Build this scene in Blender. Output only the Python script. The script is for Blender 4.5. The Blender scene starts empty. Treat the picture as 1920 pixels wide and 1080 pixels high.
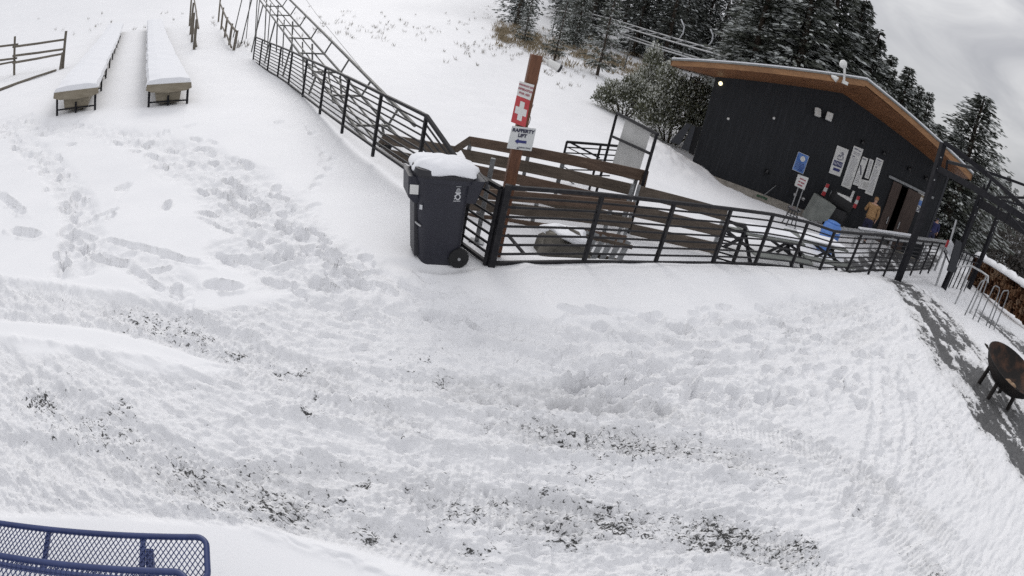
import bpy, math, random
import numpy as np
from mathutils import Vector, Matrix

random.seed(7)
rng = np.random.default_rng(11)
scene = bpy.context.scene
col = scene.collection
R = math.radians

# ------------------------------------------------------------------ camera model (wall mounted wide lens)
CAM_F, CAM_H = 1040.0, 2.9
PITCH, ROLL = R(26.35), R(13.12)
UP = np.array([math.sin(ROLL)*math.cos(PITCH), math.cos(ROLL)*math.cos(PITCH), math.sin(PITCH)])
FW = np.array([0, 0, -1.0]); FW = FW-(FW@UP)*UP; FW /= np.linalg.norm(FW)
RT = np.cross(FW, UP)

def ray(px, py):
    dx, dy = px-960, py-540
    r = math.hypot(dx, dy)+1e-9
    t = 2*math.asin(min(1, r/(2*CAM_F)))
    c = np.array([dx/r*math.sin(t), -dy/r*math.sin(t), -math.cos(t)])
    return np.array([c@RT, c@FW, c@UP])

def project(x, y, z):
    v = np.stack([x, y, z-CAM_H], -1)
    v = v/np.linalg.norm(v, axis=-1, keepdims=True)
    c = v @ np.stack([RT, FW, UP], 0)
    t = np.arccos(np.clip(-c[..., 2], -1, 1)); s = np.hypot(c[..., 0], c[..., 1])+1e-9
    r = 2*CAM_F*np.sin(t/2)
    return 960+c[..., 0]/s*r, 540-c[..., 1]/s*r

def sst(a, b, x):
    t = np.clip((x-a)/(b-a), 0, 1)
    return t*t*(3-2*t)

# ------------------------------------------------------------------ terrain (large form)
NF_A = np.array([-0.33, 6.25]); NF_D = np.array([0.885, 0.466]); NF_N = np.array([-0.466, 0.885])
LF_D = np.array([-0.645, 0.764]); LF_N = np.array([0.764, 0.645])

def tz(x, y):
    x = np.asarray(x, float); y = np.asarray(y, float)
    s = -.35*x+.94*y
    q = np.maximum(0, s-16)
    f = np.where(q < 44, .0016*q*q, 3.1+.141*(q-44)+.0009*(np.minimum(q, 200)-44)**2*(q > 44)+.28*np.maximum(0, q-200))
    f = f*(1-.97*sst(.50, .74, x/np.maximum(y, 1)))
    dn = (x-NF_A[0])*NF_N[0]+(y-NF_A[1])*NF_N[1]
    al = (x-NF_A[0])*NF_D[0]+(y-NF_A[1])*NF_D[1]
    side = x-(0.9+(y-8)*.36)
    m = sst(.25, 1.6, dn)*sst(-1.6, 2.6, side)
    mf = sst(8.6, 17.5, y)*sst(1.5, 6, x)
    z = f-(.66*np.maximum(m, mf)+.34*sst(16.5, 24, x)*sst(8, 14, y))*(1-.55*sst(24, 44, s))
    dl = (x-NF_A[0])*LF_N[0]+(y-NF_A[1])*LF_N[1]
    z = z+.28*sst(1.5, 7, -x)*sst(5, 10, y)*(1-sst(15, 30, -x))
    z = z-.25*sst(.2, 1.2, dl)*sst(.2, 1.2, dn)*(1-sst(.0, 1.2, m*1.2))*(1-sst(10, 18, y))
    z = z-.045*np.maximum(0, x-28)*(1-sst(10, 60, s))
    return z

def G(px, py, far=400):
    """the point of the ground seen at a place of the photograph"""
    d = ray(px, py); h = math.hypot(d[0], d[1])
    t, prev = 0.5, 0.5
    step = .05
    while t < far:
        p = d*t
        if CAM_H+p[2] < float(tz(p[0], p[1])):
            a, b = prev, t
            for _ in range(24):
                m = (a+b)/2
                if CAM_H+d[2]*m < float(tz(d[0]*m, d[1]*m)): b = m
                else: a = m
            p = d*b
            return Vector((p[0], p[1], CAM_H+p[2]))
        prev = t; t += step; step = .05+.01*t
    p = d*far
    return Vector((p[0], p[1], CAM_H+p[2]))

def AT(px, py, D):
    d = ray(px, py); s = D/math.hypot(d[0], d[1])
    return Vector((d[0]*s, d[1]*s, CAM_H+d[2]*s))

def PL(px, py, A, B, off=0.0):
    """ray against the upright plane through A and B (pushed 'off' metres towards the camera)"""
    d = ray(px, py)
    ax, ay = A[0], A[1]; ex, ey = B[0]-ax, B[1]-ay
    l = math.hypot(ex, ey); nx, ny = ey/l, -ex/l
    if nx*ax+ny*ay > 0: nx, ny = -nx, -ny
    ax += nx*off; ay += ny*off
    t = (nx*ax+ny*ay)/(nx*d[0]+ny*d[1])
    return Vector((d[0]*t, d[1]*t, CAM_H+d[2]*t))

def TOP(base, px, py):
    """upright above base, as high as the photograph shows it"""
    d = ray(px, py); D = math.hypot(base[0], base[1])
    return Vector((base[0], base[1], CAM_H+D*d[2]/math.hypot(d[0], d[1])))

def V3(*a): return Vector(a)
def ground(x, y): return float(tz(x, y))

# ------------------------------------------------------------------ numpy noise
def _hash(ix, iy, seed):
    h = (ix.astype(np.int64)*374761393+iy.astype(np.int64)*668265263+seed*974634777) & 0xffffffff
    h = ((h ^ (h >> 13))*1274126177) & 0xffffffff
    return ((h ^ (h >> 16)) & 0xffff).astype(np.float32)/65535.0

def vnoise(x, y, seed=0):
    ix = np.floor(x); iy = np.floor(y)
    fx = (x-ix).astype(np.float32); fy = (y-iy).astype(np.float32)
    u = fx*fx*fx*(fx*(fx*6-15)+10); v = fy*fy*fy*(fy*(fy*6-15)+10)
    a = _hash(ix, iy, seed); b = _hash(ix+1, iy, seed); c = _hash(ix, iy+1, seed); d = _hash(ix+1, iy+1, seed)
    return (a+(b-a)*u+(c-a)*v+(a-b-c+d)*u*v)*2-1

def fbm(x, y, octv=4, seed=0, gain=.5):
    s = 0; a = 1; n = 0
    for i in range(octv):
        s = s+a*vnoise(x*2**i+i*17.3, y*2**i-i*9.1, seed+i); n += a; a *= gain
    return s/n

# ------------------------------------------------------------------ materials
def nmat(name, base, rough=.6, metal=0.0, spec=.5):
    m = bpy.data.materials.new(name); m.use_nodes = True
    b = m.node_tree.nodes['Principled BSDF']
    b.inputs['Base Color'].default_value = (*base, 1)
    b.inputs['Roughness'].default_value = rough
    b.inputs['Metallic'].default_value = metal
    b.inputs['Specular IOR Level'].default_value = spec
    return m

class N:
    """small node helper"""
    def __init__(s, m): s.t = m.node_tree; s.b = s.t.nodes.get('Principled BSDF')
    def n(s, typ, **kw):
        o = s.t.nodes.new(typ)
        for k, v in kw.items():
            if k in o.inputs.keys() if not hasattr(o, k) else False: o.inputs[k].default_value = v
            elif hasattr(o, k): setattr(o, k, v)
        return o
    def l(s, a, b): s.t.links.new(a, b)
    def coord(s, scale=(1, 1, 1), kind='Object'):
        tc = s.n('ShaderNodeTexCoord'); mp = s.n('ShaderNodeMapping'); mp.inputs['Scale'].default_value = scale
        s.l(tc.outputs[kind], mp.inputs[0]); return mp.outputs[0]
    def noise(s, vec, scale, detail=4, rough=.6, dist=0):
        o = s.n('ShaderNodeTexNoise'); o.inputs['Scale'].default_value = scale; o.inputs['Detail'].default_value = detail
        o.inputs['Roughness'].default_value = rough; o.inputs['Distortion'].default_value = dist
        if vec is not None: s.l(vec, o.inputs['Vector'])
        return o.outputs['Fac']
    def ramp(s, fac, stops):
        o = s.n('ShaderNodeValToRGB'); e = o.color_ramp.elements
        while len(e) < len(stops): e.new(.5)
        for i, (p, c) in enumerate(stops):
            e[i].position = p; e[i].color = (*c, 1) if len(c) == 3 else c
        s.l(fac, o.inputs[0]); return o.outputs[0]
    def mix(s, fac, a, b):
        o = s.n('ShaderNodeMix'); o.data_type = 'RGBA'
        for v, i in ((fac, 0), (a, 6), (b, 7)):
            if hasattr(v, 'is_output'): s.l(v, o.inputs[i])
            elif i == 0: o.inputs[0].default_value = v
            else: o.inputs[i].default_value = (*v, 1)
        return o.outputs[2]
    def math(s, op, a, b=0, clamp=False):
        o = s.n('ShaderNodeMath'); o.operation = op; o.use_clamp = clamp
        for v, i in ((a, 0), (b, 1)):
            if hasattr(v, 'is_output'): s.l(v, o.inputs[i])
            else: o.inputs[i].default_value = v
        return o.outputs[0]
    def maprange(s, v, a, b, c=0, d=1, smooth=True):
        o = s.n('ShaderNodeMapRange'); o.interpolation_type = 'SMOOTHSTEP' if smooth else 'LINEAR'
        s.l(v, o.inputs[0])
        for i, q in enumerate((a, b, c, d)):
            if hasattr(q, 'is_output'): s.l(q, o.inputs[i+1])
            else: o.inputs[i+1].default_value = q
        return o.outputs[0]
    def bump(s, h, strength=.3, dist=.01):
        o = s.n('ShaderNodeBump'); o.inputs['Strength'].default_value = strength; o.inputs['Distance'].default_value = dist
        s.l(h, o.inputs['Height']); s.l(o.outputs[0], s.b.inputs['Normal'])
    def attr(s, name):
        o = s.n('ShaderNodeAttribute'); o.attribute_name = name; return o.outputs['Fac']

def mottled(name, a, b, scale=6, rough=.6, metal=0, stretch=(1, 1, 1), bump=.2, bdist=.004, contrast=(.35, .65), rough2=None):
    m = nmat(name, a, rough, metal); k = N(m)
    v = k.coord(stretch); f = k.noise(v, scale, 6, .62)
    k.l(k.ramp(f, [(contrast[0], a), (contrast[1], b)]), k.b.inputs['Base Color'])
    if rough2 is not None: k.l(k.maprange(f, .3, .7, rough, rough2), k.b.inputs['Roughness'])
    if bump: k.bump(f, bump, bdist)
    return m

M = {}
M['black_metal'] = mottled('black_metal', (.006, .006, .009), (.014, .014, .018), 9, .55, 0, bump=.15, bdist=.002)
M['rail_metal'] = mottled('rail_metal', (.009, .009, .012), (.024, .023, .025), 12, .55, 0, bump=.15, bdist=.002)
M['galv'] = mottled('galv', (.16, .165, .17), (.30, .31, .32), 14, .45, .5, bump=.1)
M['silver'] = mottled('silver', (.33, .34, .35), (.5, .5, .5), 10, .4, .6, bump=.05)
M['track_steel'] = mottled('track_steel', (.07, .072, .07), (.16, .16, .15), 5, .5, .3, bump=.2)
M['plastic'] = mottled('plastic', (.010, .0105, .020), (.016, .017, .028), 3, .52, 0, bump=.12, bdist=.002)
M['plastic_dark'] = mottled('plastic_dark', (.008, .008, .012), (.014, .014, .02), 5, .5, 0, bump=.1)
M['white_print'] = nmat('white_print', (.55, .56, .58), .6)
M['snowcap'] = None
M['sign_white'] = mottled('sign_white', (.60, .60, .58), (.70, .70, .69), 3, .5, 0, bump=0)
M['sign_grey'] = mottled('sign_grey', (.50, .52, .52), (.60, .61, .61), 3, .45, 0, bump=0)
M['sign_red'] = mottled('sign_red', (.42, .035, .045), (.50, .06, .065), 6, .5, 0, bump=0)
M['ink'] = nmat('ink', (.03, .03, .06), .6)
M['ink_blue'] = nmat('ink_blue', (.02, .025, .14), .6)
M['ink_red'] = nmat('ink_red', (.35, .12, .14), .6)
M['ink_grey'] = nmat('ink_grey', (.20, .20, .24), .6)
M['sign_blue'] = mottled('sign_blue', (.05, .14, .42), (.14, .26, .56), 3.5, .45, 0, bump=0, contrast=(.42, .6))
M['siding_trim'] = nmat('siding_trim', (.02, .022, .028), .6)
M['white_paint'] = mottled('white_paint', (.62, .62, .60), (.74, .74, .72), 5, .5, 0, bump=0)
M['concrete'] = mottled('concrete', (.24, .22, .19), (.36, .33, .29), 4, .85, 0, bump=.3)
M['stone'] = mottled('stone', (.07, .065, .055), (.19, .175, .15), 3, .9, 0, bump=.7, bdist=.03)
M['roof_metal'] = mottled('roof_metal', (.16, .17, .17), (.24, .25, .25), 3, .45, .3, bump=.1)
M['rust'] = mottled('rust', (.006, .006, .006), (.020, .014, .012), 5, .65, .2, bump=.3, bdist=.004)
M['rust_in'] = mottled('rust_in', (.016, .013, .012), (.13, .060, .034), 3.5, .9, 0, bump=.5, bdist=.01, contrast=(.45, .75))
M['ash'] = mottled('ash', (.16, .09, .05), (.42, .30, .2), 6, .9, 0, bump=.6, bdist=.02)
M['blue_coat'] = mottled('blue_coat', (.018, .032, .115), (.030, .050, .155), 7, .42, 0, bump=.15, bdist=.002)
M['blue_plastic'] = mottled('blue_plastic', (.06, .17, .50), (.12, .26, .62), 3, .5, 0, bump=.1)
M['grey_panel'] = mottled('grey_panel', (.13, .14, .13), (.19, .20, .185), 3, .55, 0, bump=.1)
M['panel_white'] = mottled('panel_white', (.44, .44, .43), (.50, .50, .49), 2, .6, 0, bump=0)
M['green_plastic'] = nmat('green_plastic', (.03, .11, .045), .45)
M['tan_coat'] = mottled('tan_coat', (.27, .15, .065), (.38, .23, .11), 9, .85, 0, bump=.3)
M['navy_cloth'] = mottled('navy_cloth', (.012, .012, .035), (.022, .024, .06), 8, .85, 0, bump=.2)
M['navy_blue'] = mottled('navy_blue', (.012, .014, .06), (.025, .028, .10), 8, .8, 0, bump=.2)
M['skin'] = nmat('skin', (.45, .27, .20), .55)
M['hair'] = nmat('hair', (.10, .06, .035), .7)
M['cap_tan'] = nmat('cap_tan', (.30, .17, .08), .8)
M['rubber'] = nmat('rubber', (.012, .012, .013), .8)
M['boot'] = nmat('boot', (.03, .025, .02), .7)
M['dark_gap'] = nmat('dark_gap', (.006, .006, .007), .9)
M['lens_black'] = nmat('lens_black', (.01, .01, .012), .15)

def wood(name, a, b, scale=2.2, stretch=(1, 1, 1), rough=.75, bump=.35):
    m = nmat(name, a, rough); k = N(m)
    v = k.coord(stretch); f = k.noise(v, scale, 8, .65, .4); g = k.noise(k.coord((.6, .6, .6)), 1.7, 3)
    c = k.ramp(f, [(.3, a), (.55, tuple((p+q)/2 for p, q in zip(a, b))), (.75, b)])
    dark = k.mix(k.maprange(g, .35, .62), tuple(p*.6 for p in a), (0, 0, 0))
    o = k.n('ShaderNodeMix'); o.data_type = 'RGBA'; o.blend_type = 'MULTIPLY'; o.inputs[0].default_value = .5
    k.l(c, o.inputs[6]); k.l(k.ramp(g, [(.3, (.55, .5, .45)), (.65, (1.25, 1.2, 1.15))]), o.inputs[7])
    k.l(o.outputs[2], k.b.inputs['Base Color']); k.bump(f, bump, .006)
    return m
M['wood_fence'] = wood('wood_fence', (.050, .038, .028), (.135, .108, .085), 3, (1, 1, 7))
M['wood_fence2'] = wood('wood_fence2', (.060, .036, .024), (.14, .095, .068), 3, (1, 1, 7))
M['wood_post'] = wood('wood_post', (.085, .034, .017), (.20, .088, .045), 5, (6, 6, .7))
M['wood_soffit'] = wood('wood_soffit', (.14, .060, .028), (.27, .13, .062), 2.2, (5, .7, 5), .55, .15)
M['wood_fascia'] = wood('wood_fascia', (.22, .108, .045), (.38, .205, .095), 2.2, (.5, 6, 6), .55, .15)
M['wood_door'] = wood('wood_door', (.040, .026, .022), (.105, .075, .064), 3, (7, 7, .6))
M['log'] = wood('log', (.10, .088, .068), (.22, .20, .17), 4, (3, 3, 3))
M['slide_wood'] = wood('slide_wood', (.19, .165, .12), (.33, .30, .24), 3, (1, 1, 4))
M['bark'] = wood('bark', (.035, .025, .018), (.09, .07, .055), 6, (4, 4, .8), .9, .6)
m = nmat('firewood', (.3, .15, .08), .85, 0, .2); k = N(m); ge = k.n('ShaderNodeNewGeometry')
k.l(k.mix(k.math('MULTIPLY', k.noise(k.coord(), 14, 4), .55), k.ramp(ge.outputs['Random Per Island'], [(0, (.05, .022, .014)), (.35, (.17, .075, .038)), (.7, (.36, .19, .10)), (1, (.58, .42, .29))]), (.05, .03, .02)), k.b.inputs['Base Color']); M['firewood'] = m

# black vertical board siding
m = nmat('siding', (.02, .023, .03), .7, 0, .3); k = N(m)
v = k.coord(); f = k.noise(k.coord((9, 9, .5)), 2.0, 6); sep = k.n('ShaderNodeSeparateXYZ'); k.l(v, sep.inputs[0])
pp = k.math('PINGPONG', sep.outputs[0], .1); gro = k.maprange(pp, .0, .006, 0, 1)
k.l(k.ramp(f, [(.25, (.0095, .0105, .013)), (.5, (.017, .0185, .022)), (.75, (.030, .032, .037))]), k.b.inputs['Base Color'])
hh = k.math('ADD', k.math('MULTIPLY', gro, 1.0), k.math('MULTIPLY', f, .25)); k.bump(hh, .22, .010)
M['siding'] = m

# fallen snow on things
m = nmat('snowcap', (.80, .81, .84), .75, 0, .08); k = N(m)
f = k.noise(k.coord(), 9, 6, .6); k.bump(f, .35, .02)
k.b.inputs['Subsurface Weight'].default_value = 0
M['snowcap'] = m

# ground: snow, grit and wet asphalt
m = nmat('snow_ground', (.8, .81, .84), .75, 0, .08); k = N(m)
v = k.coord(); vs = k.coord((1, 1.9, 1))
grit = k.attr('grit'); asp = k.attr('asphalt'); chn = k.attr('churn')
n1 = k.noise(vs, 15, 5, .70, 1.0); n2 = k.noise(vs, 55, 4, .7, .3); n3 = k.noise(k.coord((1.3, 1, 1)), 4.5, 5, .7)
gn = k.math('ADD', k.math('MULTIPLY', n1, .78), k.math('MULTIPLY', n2, .22))
thr = k.maprange(grit, 0, 1, .685, .475, False)
gm = k.maprange(gn, k.math('SUBTRACT', thr, .006), k.math('ADD', thr, .020))
gm = k.math('MULTIPLY', gm, k.maprange(grit, .02, .15))
an = k.math('ADD', k.math('MULTIPLY', n3, .6), k.math('MULTIPLY', n1, .4))
am = k.maprange(k.math('ADD', asp, k.math('MULTIPLY', k.math('SUBTRACT', an, .5), 2.4)), .46, .60)
am = k.math('MULTIPLY', am, k.maprange(asp, .03, .2))
mud = k.math('MAXIMUM', gm, am)
sn = k.ramp(k.noise(v, 1.1, 5), [(.3, (.80, .805, .825)), (.7, (.84, .843, .86))])
slu = k.attr('slush'); sm = k.math('MULTIPLY', k.maprange(k.math('ADD', k.math('MULTIPLY', slu, .42), k.math('ADD', k.math('MULTIPLY', n1, .75), k.math('MULTIPLY', n2, .35))), .64, 1.0), .66)
slush = k.mix(k.math('MULTIPLY', sm, k.maprange(slu, .0, .25)), sn, (.60, .60, .605))
rockc = k.ramp(k.noise(v, 60, 4), [(.3, (.045, .045, .047)), (.6, (.10, .10, .098)), (.8, (.19, .185, .17))])
aspc = k.ramp(k.noise(v, 22, 6, .75), [(.3, (.07, .07, .073)), (.6, (.13, .13, .132)), (.78, (.27, .27, .275))])
dirtc = k.mix(am, rockc, aspc)
k.l(k.mix(mud, slush, dirtc), k.b.inputs['Base Color'])
k.l(k.maprange(am, 0, 1, .6, .38), k.b.inputs['Roughness'])
b1 = k.noise(vs, 24, 7, .80, .9); b2 = k.noise(v, 120, 3, .7)
bh = k.math('ADD', k.math('MULTIPLY', b1, k.math('ADD', k.math('MULTIPLY', chn, 1.0), .04)), k.math('MULTIPLY', b2, k.math('ADD', k.math('MULTIPLY', chn, .25), .03)))
bh = k.math('SUBTRACT', bh, k.math('MULTIPLY', mud, .35))
k.bump(bh, .5, .024)
M['ground'] = m

def foliage(name, c1, c2, frost=(.62, .65, .66), thr=.6, scale=1.3):
    m = nmat(name, c1, .75, 0, .2); k = N(m)
    v = k.coord(); f = k.noise(v, scale, 5, .7); a = k.attr('frost')
    g = k.ramp(f, [(.3, c1), (.7, c2)])
    s = k.math('ADD', a, k.math('MULTIPLY', k.math('SUBTRACT', k.noise(v, scale*3, 3), .5), .9))
    k.l(k.mix(k.maprange(s, thr, thr+.14), g, frost), k.b.inputs['Base Color'])
    return m
M['needles'] = foliage('needles', (.040, .046, .036), (.105, .112, .092), (.46, .48, .47), .55)
M['needles_far'] = foliage('needles_far', (.040, .045, .040), (.092, .098, .086), (.40, .42, .42), .64, .8)
M['juniper'] = foliage('juniper', (.055, .060, .034), (.17, .175, .115), (.60, .61, .57), .47, 3)
M['dry_grass'] = foliage('dry_grass', (.19, .15, .095), (.36, .30, .21), (.6, .58, .55), .72, 2)
M['sage'] = foliage('sage', (.10, .085, .065), (.26, .23, .18), (.6, .6, .6), .8, 2)
M['brush'] = foliage('brush', (.045, .04, .035), (.12, .11, .10), (.55, .56, .58), .72, 1)

# ------------------------------------------------------------------ mesh building
class MB:
    def __init__(s): s.v = []; s.f = []; s.a = []
    def quad(s, *p):
        b = len(s.v); s.v += [tuple(q) for q in p]; s.f.append(tuple(range(b, b+len(p)))); return s
    def box(s, c, size, rot=None):
        hx, hy, hz = size[0]/2, size[1]/2, size[2]/2; b = len(s.v); c = Vector(c)
        for dz in (-1, 1):
            for dx, dy in ((-1, -1), (1, -1), (1, 1), (-1, 1)):
                q = Vector((dx*hx, dy*hy, dz*hz))
                if rot is not None: q = rot @ q
                s.v.append(tuple(c+q))
        s.f += [tuple(b+i for i in f) for f in ((3, 2, 1, 0), (4, 5, 6, 7), (0, 1, 5, 4), (1, 2, 6, 5), (2, 3, 7, 6), (3, 0, 4, 7))]
        return s
    def bar(s, p, q, w, h, up=(0, 0, 1)):
        """box from p to q; w across, h along up"""
        p, q = Vector(p), Vector(q); d = q-p; L = d.length
        if L < 1e-6: return s
        x = d/L; u = Vector(up); y = u.cross(x)
        if y.length < 1e-4: y = Vector((1, 0, 0)).cross(x)
        y.normalize(); z = x.cross(y)
        return s.box((p+q)/2, (L, w, h), Matrix((x, y, z)).transposed())
    def tube(s, pts, r, n=8, cap=True, closed=False):
        pts = [Vector(p) for p in pts]; rs = r if isinstance(r, (list, tuple)) else [r]*len(pts)
        m = len(pts); b0 = len(s.v); prev = None
        for i, p in enumerate(pts):
            if closed: t = pts[(i+1) % m]-pts[i-1]
            else: t = pts[min(i+1, m-1)]-pts[max(i-1, 0)]
            t.normalize()
            if prev is None:
                a = Vector((0, 0, 1)) if abs(t.z) < .9 else Vector((1, 0, 0))
                u = t.cross(a).normalized()
            else: u = (prev-t*prev.dot(t)).normalized()
            prev = u; w = t.cross(u)
            for j in range(n):
                an = 2*math.pi*j/n
                s.v.append(tuple(p+(u*math.cos(an)+w*math.sin(an))*rs[i]))
        for i in range(m if closed else m-1):
            i2 = (i+1) % m
            for j in range(n):
                j2 = (j+1) % n
                s.f.append((b0+i*n+j, b0+i*n+j2, b0+i2*n+j2, b0+i2*n+j))
        if cap and not closed:
            s.f.append(tuple(b0+j for j in reversed(range(n)))); s.f.append(tuple(b0+(m-1)*n+j for j in range(n)))
        return s
    def lathe(s, prof, n=24, c=(0, 0, 0), axis=None, cap=True):
        """profile of (radius, z) turned about z (or about axis through c)"""
        c = Vector(c); rot = Vector((0, 0, 1)).rotation_difference(Vector(axis)).to_matrix() if axis is not None else Matrix.Identity(3)
        b0 = len(s.v)
        for r, z in prof:
            for j in range(n):
                an = 2*math.pi*j/n
                s.v.append(tuple(c+rot @ Vector((r*math.cos(an), r*math.sin(an), z))))
        for i in range(len(prof)-1):
            for j in range(n):
                j2 = (j+1) % n
                s.f.append((b0+i*n+j, b0+i*n+j2, b0+(i+1)*n+j2, b0+(i+1)*n+j))
        if cap:
            s.f.append(tuple(b0+j for j in reversed(range(n)))); s.f.append(tuple(b0+(len(prof)-1)*n+j for j in range(n)))
        return s
    def loft(s, rings, cap=True):
        n = len(rings[0]); b0 = len(s.v)
        for r in rings: s.v += [tuple(p) for p in r]
        for i in range(len(rings)-1):
            for j in range(n):
                j2 = (j+1) % n
                s.f.append((b0+i*n+j, b0+i*n+j2, b0+(i+1)*n+j2, b0+(i+1)*n+j))
        if cap:
            s.f.append(tuple(b0+j for j in reversed(range(n)))); s.f.append(tuple(b0+(len(rings)-1)*n+j for j in range(n)))
        return s
    def slab(s, pts, d):
        """flat outline pts given depth along vector d"""
        d = Vector(d); n = len(pts); b = len(s.v)
        s.v += [tuple(Vector(p)) for p in pts]+[tuple(Vector(p)+d) for p in pts]
        s.f.append(tuple(range(b, b+n))); s.f.append(tuple(reversed(range(b+n, b+2*n))))
        for i in range(n):
            j = (i+1) % n
            s.f.append((b+i, b+n+i, b+n+j, b+j))
        return s
    def add(s, vs, fs):
        b = len(s.v); s.v += [tuple(v) for v in vs]; s.f += [tuple(b+i for i in f) for f in fs]; return s

WLOC = {}
def tag(o, label=None, cat=None, group=None, kind=None):
    if label: o['label'] = label
    if cat: o['category'] = cat
    if group: o['group'] = group
    if kind: o['kind'] = kind
    return o

def thing(name, loc, label, cat, group=None, kind=None):
    o = bpy.data.objects.new(name, None); col.objects.link(o)
    o.empty_display_size = .2
    o.location = loc; WLOC[o] = Vector(loc)
    return tag(o, label, cat, group, kind)

def part(name, mb, mat, parent=None, loc=None, smooth=False, bevel=0, label=None):
    """ONE mesh object; vertices are given in world space"""
    o0 = WLOC[parent] if parent is not None else Vector(loc if loc is not None else (0, 0, 0))
    me = bpy.data.meshes.new(name)
    me.from_pydata([(x-o0[0], y-o0[1], z-o0[2]) for x, y, z in mb.v], [], mb.f)
    me.materials.append(M[mat] if isinstance(mat, str) else mat)
    if smooth: me.polygons.foreach_set('use_smooth', [True]*len(me.polygons))
    me.update()
    o = bpy.data.objects.new(name, me); col.objects.link(o)
    if parent is not None: o.parent = parent
    else: o.location = o0
    WLOC[o] = o0
    if bevel:
        b = o.modifiers.new('bevel', 'BEVEL'); b.width = bevel; b.segments = 2; b.limit_method = 'ANGLE'
    if label: o['label'] = label
    return o

def kids(o): return [c for c in bpy.data.objects if c.parent == o]
def copy_tree(o, parent=None):
    c = o.copy(); col.objects.link(c)
    if parent is not None: c.parent = parent
    for ch in kids(o): copy_tree(ch, c)
    return c

def text_geo(body, size, extrude=.002, shear=0, bold=0.0):
    cu = bpy.data.curves.new('lettering', 'FONT'); cu.body = body; cu.size = size; cu.align_x = 'CENTER'; cu.align_y = 'CENTER'
    cu.extrude = extrude; cu.offset = bold; cu.resolution_u = 3
    o = bpy.data.objects.new('lettering', cu); col.objects.link(o)
    dg = bpy.context.evaluated_depsgraph_get(); me = bpy.data.meshes.new_from_object(o.evaluated_get(dg))
    vs = [tuple(v.co) for v in me.vertices]; fs = [tuple(p.vertices) for p in me.polygons]
    bpy.data.objects.remove(o); bpy.data.curves.remove(cu); bpy.data.meshes.remove(me)
    return vs, fs

def put_text(mb, body, size, origin, xa, ya, **kw):
    vs, fs = text_geo(body, size, **kw)
    xa, ya = Vector(xa).normalized(), Vector(ya).normalized(); za = xa.cross(ya)
    return mb.add([Vector(origin)+xa*v[0]+ya*v[1]+za*v[2] for v in vs], fs)

exec_order = []

# ------------------------------------------------------------------ camera, sky, light
cam = bpy.data.cameras.new('camera'); camo = bpy.data.objects.new('camera', cam); col.objects.link(camo)
cam.type = 'PANO'; cam.sensor_width = 36; cam.sensor_fit = 'HORIZONTAL'
lens_set = cam if hasattr(cam, 'panorama_type') else cam.cycles
lens_set.panorama_type = 'FISHEYE_EQUISOLID'
lens_set.fisheye_lens = CAM_F*36/1920; lens_set.fisheye_fov = math.pi
cam.clip_start = .05; cam.clip_end = 5000
cx = Vector((RT[0], FW[0], UP[0])); cy = Vector((RT[1], FW[1], UP[1])); cz = Vector((RT[2], FW[2], UP[2]))
camo.matrix_world = Matrix(((cx.x, cy.x, cz.x, 0), (cx.y, cy.y, cz.y, 0), (cx.z, cy.z, cz.z, CAM_H), (0, 0, 0, 1)))
scene.camera = camo

SUN_AZ, SUN_EL = R(-24), R(30)        # the sun stands behind the hill side, veiled by cloud
w = bpy.data.worlds.new('World'); scene.world = w; w.use_nodes = True
t = w.node_tree; bg = t.nodes['Background']
sky = t.nodes.new('ShaderNodeTexSky'); sky.sky_type = 'NISHITA'; sky.sun_disc = False
sky.sun_elevation = SUN_EL; sky.sun_rotation = SUN_AZ; sky.air_density = 1; sky.dust_density = 3; sky.altitude = 1900
tc = t.nodes.new('ShaderNodeTexCoord'); sp = t.nodes.new('ShaderNodeSeparateXYZ'); t.links.new(tc.outputs['Generated'], sp.inputs[0])
mp = t.nodes.new('ShaderNodeMapping'); mp.inputs['Scale'].default_value = (1.6, 1.6, 4.2); mp.inputs['Rotation'].default_value = (0, .35, .3)
t.links.new(tc.outputs['Generated'], mp.inputs[0])
nz = t.nodes.new('ShaderNodeTexNoise'); nz.inputs['Scale'].default_value = 2.1; nz.inputs['Detail'].default_value = 7; nz.inputs['Roughness'].default_value = .55; nz.inputs['Distortion'].default_value = .5
t.links.new(mp.outputs[0], nz.inputs['Vector'])
rp = t.nodes.new('ShaderNodeValToRGB'); e = rp.color_ramp.elements
e[0].position = .32; e[0].color = (4.9, 4.95, 5.3, 1); e[1].position = .66; e[1].color = (8.6, 8.6, 8.7, 1)
t.links.new(nz.outputs['Fac'], rp.inputs[0])
zr = t.nodes.new('ShaderNodeMapRange'); zr.inputs[1].default_value = .0; zr.inputs[2].default_value = .9; zr.inputs[3].default_value = .66; zr.inputs[4].default_value = 1.62
t.links.new(sp.outputs['Z'], zr.inputs[0])
mu = t.nodes.new('ShaderNodeVectorMath'); mu.operation = 'SCALE'; t.links.new(rp.outputs[0], mu.inputs[0]); t.links.new(zr.outputs[0], mu.inputs['Scale'])
mx = t.nodes.new('ShaderNodeMix'); mx.data_type = 'RGBA'; mx.inputs[0].default_value = .93
t.links.new(sky.outputs[0], mx.inputs[6]); t.links.new(mu.outputs[0], mx.inputs[7]); t.links.new(mx.outputs[2], bg.inputs['Color'])
bg.inputs['Strength'].default_value = .098
sl = bpy.data.lights.new('sun', 'SUN'); so = bpy.data.objects.new('sun', sl); col.objects.link(so)
sl.energy = 1.15; sl.angle = R(24); sl.color = (1, .965, .92)
sd = Vector((math.sin(SUN_AZ)*math.cos(SUN_EL), math.cos(SUN_AZ)*math.cos(SUN_EL), math.sin(SUN_EL)))
so.rotation_euler = sd.to_track_quat('Z', 'Y').to_euler()
scene.view_settings.view_transform = 'Standard'; scene.view_settings.look = 'None'
scene.view_settings.exposure = -.06
scene.cycles.use_denoising = False
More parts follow.
